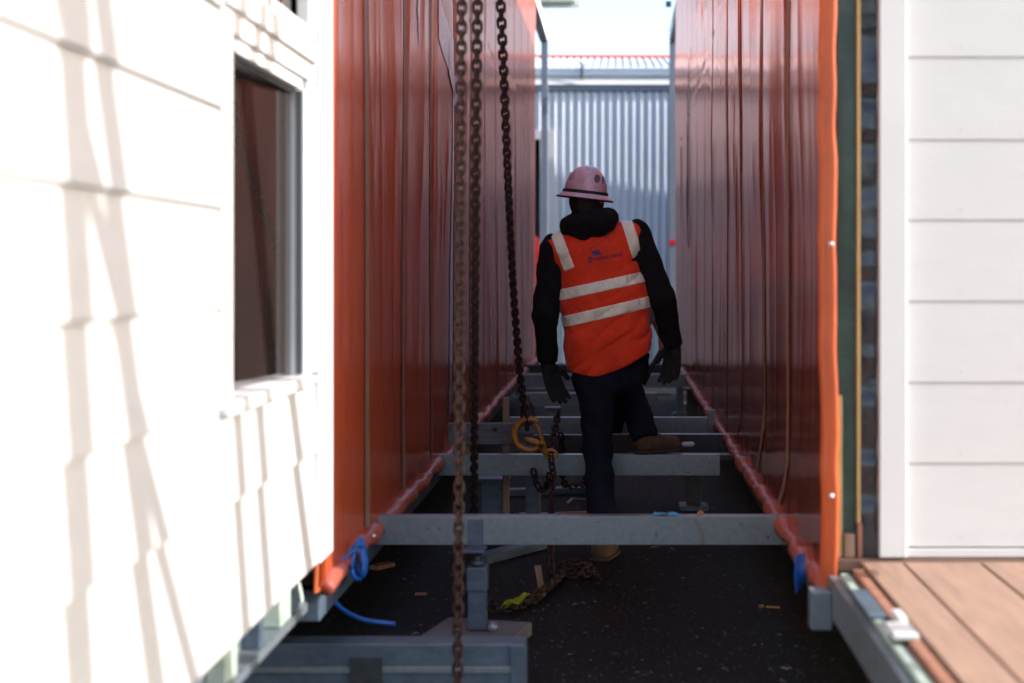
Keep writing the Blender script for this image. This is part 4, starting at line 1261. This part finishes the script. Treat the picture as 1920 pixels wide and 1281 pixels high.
    if not skin_arms:
        for key, HH in (('L', HL), ('R', HR)):
            wv = np.array(HH['wrist']); dv = np.array(Vector(HH['direction']).normalized())
            lo2 = np.minimum(wv, wv + dv * .2) - .09; hi2 = np.maximum(wv, wv + dv * .2) + .09
            def fg(q, HH=HH, wv=wv, dv=dv):
                F = hand_field(q, **HH, r0=.0026)
                F = smin(F, rcone(q, wv - dv * .035, wv + dv * .02, .034, .031), .01)
                return F
            sdf_obj('glove', fg, lo2, hi2, hfine, M_glove, t)
    boot(t, J['heelL'], J['toeL'], ankle=J['anL'])
    boot(t, J['heelR'], J['toeR'], ankle=J['anR'])
    return t, torso, arms, lo, hi

# ---- main worker
ax = np.array((0.95, 0, 0.17)); ax /= np.linalg.norm(ax)
Jm = dict(
    root=(V3(1135, 1049)[0], YM, 0.0),
    head=V3(1099, 376, 0.075), yaw=R(28), neck=V3(1105, 422, 0.035),
    shL=V3(1040, 466, 0.01), shR=V3(1192, 440, 0.045),
    elL=V3(1022, 590, -0.03), elR=V3(1242, 560, -0.02),
    wrL=V3(1027, 686, 0.05), wrR=V3(1263, 648, 0.07),
    chest=V3(1122, 500, 0.01), pelvis=V3(1138, 665, 0.0),
    hipL=V3(1118, 700, 0.0), hipR=V3(1166, 695, 0.03),
    knL=V3(1120, 845, 0.05), anL=V3(1130, 1000, -0.01),
    knR=V3(1178, 752, 0.30), anR=V3(1203, 818, 0.33),
    ax=ax, hdL=(0.30, 0.10, -1), hnL=(0.55, -0.9, 0.1), cuL=0.30, thL=-1,
    hdR=(-0.06, 0.05, -1), hnR=(-0.5, -0.9, 0), cuR=0.42, thR=1,
    toeL=np.array((0.22, 0.97, 0)), toeR=np.array((0.86, 0.5, 0)),
)
Jm['heelL'] = np.array((V3(1124, 1000)[0], YM - 0.085, 0.0))
Jm['anL'] = np.array((V3(1130, 0)[0], YM - 0.03, 0.13))
Jm['heelR'] = np.array(((1190 - 1158) / 380, y3 + 0.012, z3t - 0.001))
Jm['anR'] = Jm['heelR'] + np.array((0.045, 0.03, 0.105))
Jm['knR'] = Jm['anR'] + np.array((-0.10, 0.16, 0.30))
man, mtorso, marms, mlo, mhi = person(Jm, 'worker in orange reflective vest, black hoodie and pink hard hat walking away', full=True, hs=0.0075, hfine=0.004)

# vest, in its own field so that tapes can hug it
def vest_field(q, r0=0.0):
    a = V3(1118, 478, 0.01); b = V3(1133, 560, 0.0); c = V3(1138, 640, -0.005); e = V3(1142, 680, -0.01)
    F = rcone(q, V3(1048, 474, 0.01), V3(1183, 450, 0.04), .092 + r0, .090 + r0)
    for (p, r, s) in ((a, .150, .70), (b, .148, .74), (c, .150, .78), (e, .160, .78)):
        pass
    F = smin(F, rcone(q, a - ax * .062, b - ax * .066, .140 + r0, .140 + r0, .82), .04)
    F = smin(F, rcone(q, a + ax * .062, b + ax * .066, .140 + r0, .140 + r0, .82), .04)
    F = smin(F, rcone(q, b - ax * .060, c - ax * .060, .140 + r0, .144 + r0, .84), .04)
    F = smin(F, rcone(q, b + ax * .060, c + ax * .060, .140 + r0, .144 + r0, .84), .04)
    F = smin(F, rcone(q, c - ax * .060, e - ax * .060, .144 + r0, .146 + r0, .84), .04)
    F = smin(F, rcone(q, c + ax * .060, e + ax * .060, .144 + r0, .150 + r0, .84), .04)
    # soft folds: broad diagonal drapes and small creases
    dq = q[2] * 6 + q[0] * 7
    F = F + 0.020 * (noise3(q[0] * 5 + 2, q[1] * 5, dq) - .5) + 0.008 * (noise3(q[0] * 13, q[1] * 12, q[2] * 20 - q[0] * 16) - .5) + 0.004 * (noise3(q[0] * 40, q[1] * 30, q[2] * 55 + q[0] * 40) - .5)
    cr = 1 - np.abs(2 * noise3(q[0] * 6 + 5, q[1] * 4, q[2] * 13 - q[0] * 9) - 1)
    return F + 0.016 * (cr ** 5) * np.clip((1.35 - q[2]) * 3, 0.3, 1)
def vest_clip(q, F):
    # hem: curved, dipping in the middle and rising to the right
    hx = (q[0] - V3(1120, 0)[0])
    zh = V3(0, 703)[2] + np.where(hx > 0, 1.0 * hx ** 2 + 0.22 * hx, 1.3 * hx ** 2)
    F = np.maximum(F, zh - q[2])
    # arm holes
    for s_, sh_, lo_ in ((-1, V3(1014, 478, 0.01), V3(1028, 560, 0.0)), (1, V3(1221, 452, 0.04), V3(1238, 540, 0.02))):
        F = np.maximum(F, -rcone(q, sh_, lo_, .075 if s_ < 0 else .070, .050, 2.2))
    # neck
    F = np.maximum(F, -ell(q, V3(1108, 415, .03), (.085, .10, .055)))
    # under the arms trim sides
    return F
def fvest(q): return vest_clip(q, vest_field(q))
vest = sdf_obj('vest', fvest, mlo, mhi, 0.0065, M_vest, man)
def band_field(c0, c1, half, only_back=False):
    a = V3(*c0); b = V3(*c1)
    d = np.array((b[0] - a[0], b[2] - a[2])); L = np.linalg.norm(d); d /= L
    nrm_ = np.array((-d[1], d[0]))
    def f(q):
        sh_ = vest_clip(q, vest_field(q, 0.004))
        u = (q[0] - a[0]) * nrm_[0] + (q[2] - a[2]) * nrm_[1]
        return np.maximum(sh_, np.abs(u) - half)
    return f
def vband_field(c0, c1, half):
    a = V3(*c0); b = V3(*c1)
    d = np.array((b[0] - a[0], b[2] - a[2])); L = np.linalg.norm(d); d /= L
    nrm_ = np.array((-d[1], d[0]))
    def f(q):
        sh_ = vest_clip(q, vest_field(q, 0.0035))
        u = (q[0] - a[0]) * nrm_[0] + (q[2] - a[2]) * nrm_[1]
        v = (q[0] - a[0]) * d[0] + (q[2] - a[2]) * d[1]
        return np.maximum(np.maximum(sh_, np.abs(u) - half), v - L)
    return f
tlo = np.array((Jm['shL'][0] - .15, YM - .26, 0.95)); thi = np.array((Jm['shR'][0] + .15, YM + .32, 1.72))
def tape(fn, zlo, zhi):
    lo_ = tlo.copy(); hi_ = thi.copy(); lo_[2] = zlo; hi_[2] = zhi
    def g(q): return np.maximum(fn(q), -vest_field(q, -0.004))
    o = sdf_obj('reflective_tape', g, lo_, hi_, 0.004, M_refl, vest, relax=1)
    o.location = (0, 0, 0)
    # vest's own origin sits at the person's: shift vertices
    me = o.data
    return o
def reparent(o):
    dv = Vector(man.location)
    me = o.data
    for v in me.vertices: v.co -= dv
_vl = vest.location.copy()
for fn, zl, zh_ in ((band_field((1052, 553), (1212, 518), 0.026), 1.1, 1.42), (band_field((1052, 604), (1215, 566), 0.027), 1.0, 1.30),
                    (vband_field((1038, 425), (1069, 506), 0.027), 1.30, 1.66), (vband_field((1172, 405), (1196, 482), 0.027), 1.36, 1.72)):
    o = tape(fn, zl, zh_); reparent(o)

# prints on the vest back: drawn in the plane, dropped onto the cloth
dg = bpy.context.evaluated_depsgraph_get()
vw = [Vector(v.co) + Vector(man.location) for v in vest.data.vertices]
bvh = BVHTree.FromPolygons(vw, [tuple(p.vertices) for p in vest.data.polygons])
def drop(name, verts2d, faces, m, parent=vest, e=0.0022, bv=None):
    V = []
    for (x, y) in verts2d:
        p = P(x, y, PM)
        hit = (bv or bvh).ray_cast(Vector((p.x, YM - .6, p.z)), Vector((0, 1, 0)))
        yy = hit[0].y - e if hit[0] is not None else YM - .2
        V.append(Vector((p.x, yy, p.z)) - Vector(man.location))
    me = bpy.data.meshes.new(name); me.from_pydata([tuple(v) for v in V], [], faces); me.update()
    return link(name, me, m, parent)
def text_print(txt, cx, cy, size, ang, m, name='lettering', squash=1.0, bold=0.0, bv=None, parent=vest):
    cu = bpy.data.curves.new('t', 'FONT'); cu.body = txt; cu.size = size; cu.align_x = 'CENTER'; cu.align_y = 'CENTER'; cu.offset = bold
    cu.resolution_u = 3
    o = bpy.data.objects.new('t', cu); COL.objects.link(o)
    bpy.context.view_layer.update()
    me = bpy.data.meshes.new_from_object(o.evaluated_get(bpy.context.evaluated_depsgraph_get()))
    bpy.data.objects.remove(o)
    ca, sa = math.cos(ang), math.sin(ang)
    v2 = [(cx + (v.co.x * squash * ca - v.co.y * sa), cy - (v.co.x * squash * sa + v.co.y * ca)) for v in me.vertices]
    fs = [tuple(p.vertices) for p in me.polygons]
    bpy.data.meshes.remove(me)
    return drop(name, v2, fs, m, parent, bv=bv)
text_print('UNIVERSAL CRANES', 1140, 482.5, 7.6, R(9.5), M_print, squash=0.80, bold=0.18)
# crane emblem
def quad(pts): return pts, [tuple(range(len(pts)))]
def line2(a, b, w0, w1=None):
    w1 = w1 or w0
    dx, dy = b[0] - a[0], b[1] - a[1]; L = math.hypot(dx, dy); nx, ny = -dy / L, dx / L
    return [(a[0] + nx * w0 / 2, a[1] + ny * w0 / 2), (b[0] + nx * w1 / 2, b[1] + ny * w1 / 2), (b[0] - nx * w1 / 2, b[1] - ny * w1 / 2), (a[0] - nx * w0 / 2, a[1] - ny * w0 / 2)]
V2, F2 = [], []
for pl in (line2((1122, 472), (1139, 446), 4.0, 2.6), line2((1110, 472), (1109, 465), 1.1), line2((1109, 465), (1124, 456), 0.9), line2((1124, 456), (1138, 446), 0.8), line2((1141, 449), (1143, 457), 0.9)):
    i0 = len(V2); V2 += pl; F2.append((i0, i0 + 1, i0 + 2, i0 + 3))
drop('crane_boom_print', V2, F2, M_print)
V2, F2 = [], []
for pl in ([(1110, 472.5), (1118, 470), (1124, 472), (1125, 475.5), (1111, 477.5)], [(1112, 478), (1128, 475.3), (1129, 477), (1114, 479.8)]):
    i0 = len(V2); V2 += pl; F2.append(tuple(range(i0, i0 + len(pl))))
for cxx in (1115, 1119, 1124, 1127):
    i0 = len(V2); V2 += [(cxx + 1.3 * math.cos(a), 479.3 - (cxx - 1115) * .15 + 1.3 * math.sin(a)) for a in np.linspace(0, 6.28, 8, endpoint=False)]; F2.append(tuple(range(i0, i0 + 8)))
drop('crane_truck_print', V2, F2, M_print2)
V2, F2 = [], []
for k in range(3):
    for pl in (line2((1104.2 + k * 3, 482 - k * .4), (1105.2 + k * 3, 494 - k * .4), 1.3),):
        i0 = len(V2); V2 += pl; F2.append((i0, i0 + 1, i0 + 2, i0 + 3))
for k in range(3):
    pl = line2((1104, 484 + k * 4), (1111.5, 482.8 + k * 4), 1.0); i0 = len(V2); V2 += pl; F2.append((i0, i0 + 1, i0 + 2, i0 + 3))
drop('emblem_print', V2, F2, M_print)
# tape stitch lines
V2, F2 = [], []
for pl in (line2((1174, 509), (1177, 530), 0.7), line2((1197, 560), (1202, 582), 0.7)):
    i0 = len(V2); V2 += pl; F2.append((i0, i0 + 1, i0 + 2, i0 + 3))
drop('tape_seam', V2, F2, M_print, e=0.0085)

# hood bunched behind the neck
hc = V3(1105, 416, 0.02)
def fhoodie(q):
    F = None
    for k in range(14):
        a0 = 2 * math.pi * k / 14; a1 = 2 * math.pi * (k + 1) / 14
        def pt(a):
            back = max(0, -math.sin(a))
            return hc + np.array((.092 * math.cos(a), .085 * math.sin(a) - .01, -.012 * back + .020 * math.cos(a) * 1.0))
        f = rcone(q, pt(a0), pt(a1), .040 + .012 * max(0, -math.sin(a0)), .040 + .012 * max(0, -math.sin(a1)))
        F = f if F is None else smin(F, f, .02)
    F = smin(F, rcone(q, V3(1075, 428, -.07), V3(1140, 420, -.07), .036, .036), .03)
    F = smin(F, rcone(q, V3(1092, 436, -.085), V3(1128, 432, -.085), .030, .030), .03)
    F = smin(F, rcone(q, V3(1062, 436, -.02), V3(1080, 405, -.01), .030, .030), .03)
    F = smin(F, ell(q, V3(1150, 405, -.04), (.02, .02, .018)), .012)
    F = smin(F, ell(q, V3(1139, 401, -.05), (.014, .016, .016)), .008)
    F = F + 0.016 * (noise3(q[0] * 14, q[1] * 14, q[2] * 34 + 12 * q[0]) - .5) + 0.006 * (noise3(q[0] * 40, q[1] * 40, q[2] * 60) - .5)
    return F
sdf_obj('hood', fhoodie, hc - .22, hc + .22, 0.006, M_black, man)
# neck warmer + hair under the hat
hd = Jm['head']
def fhair(q):
    F = ell(q, (hd[0], hd[1] - .018, hd[2] + .012), (.084, .098, .092))
    F = smin(F, rcone(q, hd + np.array((0, -.035, -.02)), Jm['neck'] + np.array((0, -.01, 0)), .070, .062), .02)
    F = F + 0.008 * (noise3(q[0] * 60, q[1] * 60, q[2] * 30) - .5)
    # open at the face side (turned left)
    fx, fy = -math.sin(Jm['yaw']), math.cos(Jm['yaw'])
    pl = (q[0] - hd[0]) * fx + (q[1] - hd[1]) * fy - 0.022
    return np.maximum(F, pl)
sdf_obj('hair', fhair, hd - .2, hd + .16, 0.006, M_hair, man)
# beard line / cheek stays skin.

# ---- hard hat
HC = V3(1097.5, 356, 0.065)
hat = bpy.data.objects.new('hard_hat', None); COL.objects.link(hat); hat.parent = man
hat.location = Vector(HC) - Vector(man.location)
hat.rotation_euler = (R(5), R(5), R(28))
def lathe(name, prof, m, parent, sx=1.0, sy=1.0, seg=64, mod=None):
    V, F = [], []
    for i, (r, z) in enumerate(prof):
        for k in range(seg):
            a = 2 * math.pi * k / seg
            rr_ = r; zz_ = z
            if mod: rr_, zz_ = mod(r, z, a)
            V.append((rr_ * math.cos(a) * sx, rr_ * math.sin(a) * sy, zz_))
    for i in range(len(prof) - 1):
        for k in range(seg):
            l = (k + 1) % seg
            F.append((i * seg + k, i * seg + l, (i + 1) * seg + l, (i + 1) * seg + k))
    me = bpy.data.meshes.new(name); me.from_pydata(V, [], F); me.update()
    return link(name, me, m, parent, True)
def ridge(r, z, a):
    # three low ridges running front to back over the crown
    x = r * math.cos(a)
    b = 0.0026 * math.exp(-((abs(x) - 0.020) / 0.0035) ** 2) + 0.001 * math.exp(-(x / 0.01) ** 2)
    return r, z + b * max(0, (z - 0.01) / 0.1)
dome = [(0.001, 0.118)] + [(0.100 * math.sin(t) ** .92, -0.012 + 0.130 * math.cos(t)) for t in np.linspace(0.08, math.pi / 2, 22)] + [(0.102, -0.014)]
lathe('shell', dome[::-1], M_hat, hat, 0.98, 1.16, mod=ridge)
lathe('rim_band', [(0.1045, -0.023), (0.1075, -0.015), (0.1065, -0.003), (0.100, 0.000)], M_hatblack, hat, 0.98, 1.16)
brim = [(0.101, -0.012), (0.108, -0.018), (0.118, -0.028), (0.129, -0.036), (0.1295, -0.040), (0.117, -0.033), (0.103, -0.022)]
lathe('brim', brim, M_hat, hat, 0.99, 1.20)
lathe('brim_edge', [(0.129, -0.0355), (0.1325, -0.038), (0.132, -0.043), (0.128, -0.041)], M_hatblack, hat, 0.99, 1.20)
# side slots and stickers
bpy.context.view_layer.update()
Mh = Matrix.Translation(Vector(man.location)) @ Matrix.Translation(hat.location) @ hat.rotation_euler.to_matrix().to_4x4()
shell = hat.children[0]
sb = BVHTree.FromPolygons([Mh @ v.co for v in shell.data.vertices], [tuple(p.vertices) for p in shell.data.polygons])
def disc(cx, cy, rx, ry, n=20): return [(cx + rx * math.cos(a), cy + ry * math.sin(a)) for a in np.linspace(0, 2 * math.pi, n, endpoint=False)], [tuple(range(n))]
def hatdrop(name, v, f, m):
    o = drop(name, v, f, m, parent=hat, e=0.0015, bv=sb)
    Mi = (Matrix.Translation(hat.location) @ hat.rotation_euler.to_matrix().to_4x4()).inverted()
    for vv in o.data.vertices: vv.co = Mi @ vv.co
    return o
v, f = disc(1121, 340.5, 5.6, 7.6); hatdrop('round_sticker', v, f, M_stick)
v, f = disc(1131.5, 343, 2.5, 7.5); hatdrop('round_sticker', v, f, M_stickp)
V2, F2 = [], []
for r_ in range(4):
    for c_ in range(3):
        x = 1070.5 + c_ * 3.3 + r_ * -0.4; y = 329 + r_ * 4.2 - c_ * .8
        i0 = len(V2); V2 += [(x, y), (x + 2.4, y - .5), (x + 2.3, y + 2.0), (x - .1, y + 2.6)]; F2.append((i0, i0 + 1, i0 + 2, i0 + 3))
hatdrop('faded_print', V2, F2, M_faint)

# trouser mark
# ---- second worker behind
p2 = 318.0
def W(x, y, dy=0.0): return np.array(P(x, y, p2, dy))
J2 = dict(root=(W(1165, 0)[0], FPX / p2, 0.0),
    head=W(1172, 478, 0.20), yaw=R(-20), neck=W(1172, 520, 0.12),
    shL=W(1130, 545, 0.08), shR=W(1205, 548, 0.06), elL=W(1128, 620, 0.12), elR=W(1229, 598, 0.06),
    wrL=W(1150, 655, 0.22), wrR=W(1243, 642, 0.10), chest=W(1168, 575, 0.05), pelvis=W(1165, 680, -0.02),
    hipL=W(1138, 705), hipR=W(1166, 705), knL=W(1122, 800, .10), knR=W(1146, 800, .12), anL=W(1114, 895), anR=W(1118, 895, .38),
    ax=np.array((1.0, 0, 0)), hdL=(0.2, 0.3, -1), hnL=(1, 0, 0), cuL=0.8, hdR=(-0.05, 0.1, -1), hnR=(-1, .3, 0), cuR=0.9, thR=1,
    toeL=np.array((0., 1., 0.)), toeR=np.array((0.2, 1., 0.)), top_m=mat('grey_work_shirt', (0.16, 0.15, 0.14), 0.85, var=0.3, scale=10))
for a in 'LR':
    J2['an' + a][2] = 0.13; J2['heel' + a] = np.array((J2['an' + a][0], J2['an' + a][1] - .05, 0.0))
def person2():
    t, tor, arm, lo, hi = person(J2, 'worker almost hidden behind the orange vest, one bare forearm showing', hs=0.014, hfine=0.006, skin_arms=True, full=False)
    return t
w2 = person2()
# bare forearm: cut the sleeve of the second worker back to the elbow
for ch in w2.children:
    if ch.name.startswith('hoodie'):
        me = ch.data; bm = bmesh.new(); bm.from_mesh(me)
        el = Vector(J2['elR']) - Vector(w2.location); wr = Vector(J2['wrR']) - Vector(w2.location); d = (wr - el).normalized()
        kill = [v for v in bm.verts if (v.co - el).dot(d) > 0.0 and (v.co - (el + d * max(0, (v.co - el).dot(d)))).length < .085]
        bmesh.ops.delete(bm, geom=kill, context='VERTS'); bm.to_mesh(me); bm.free()
t = thing('pry_bar', 'dark tool held low by the second worker, slanting beside the orange vest', 'tool', tuple(W(1240, 655, .1)))
tube('bar', [W(1252, 640, .10), W(1238, 662, .08), W(1222, 690, .06), W(1206, 722, .05)], [0.010, 0.012, 0.014, 0.018], M_darksteel, t, 10)

# ---- third worker in the far doorway (only a red sliver shows)
p3 = 136.0
def U(x, y, dy=0.0): return np.array(P(x, y, p3, dy))
cx3 = 1000.5
J3 = dict(root=(U(cx3, 0)[0], FPX / p3, 0.0),
    head=U(cx3, 440 - 22, 0), yaw=R(150), neck=U(cx3, 440, 0), shL=U(cx3 - 27, 452), shR=U(cx3 + 1, 452), elL=U(cx3 - 30, 490), elR=U(cx3 + 5, 492),
    wrL=U(cx3 - 28, 525, .1), wrR=U(cx3 + 4, 527, .1), chest=U(cx3 - 12, 470), pelvis=U(cx3 - 12, 545), hipL=U(cx3 - 20, 555), hipR=U(cx3 - 5, 555),
    knL=U(cx3 - 20, 612), knR=U(cx3 - 5, 612), anL=U(cx3 - 20, 660), anR=U(cx3 - 5, 660), ax=np.array((1.0, 0, 0)),
    hdL=(0, .1, -1), hnL=(1, 0, 0), cuL=.4, hdR=(0, .1, -1), hnR=(-1, 0, 0), cuR=.4, toeL=np.array((-.1, -1., 0.)), toeR=np.array((.1, -1., 0.)), top_m=M_red)
for a in ('head', 'neck', 'chest', 'pelvis'): J3[a][0] = U(cx3 - 13, 0)[0]
dz = 0.13 - J3['anL'][2]
for k, v in J3.items():
    if isinstance(v, np.ndarray) and k not in ('ax', 'toeL', 'toeR') and k not in ('anL', 'anR'): pass
for a in 'LR':
    J3['an' + a][2] = 0.13; J3['heel' + a] = np.array((J3['an' + a][0], J3['an' + a][1] + .05, 0.0))
person(J3, 'distant person in a red top by the far doorway, half hidden', hs=0.016, hfine=0.009, skin_arms=True, full=False)

# render defaults
S.render.engine = 'CYCLES'
S.cycles.max_bounces = 8
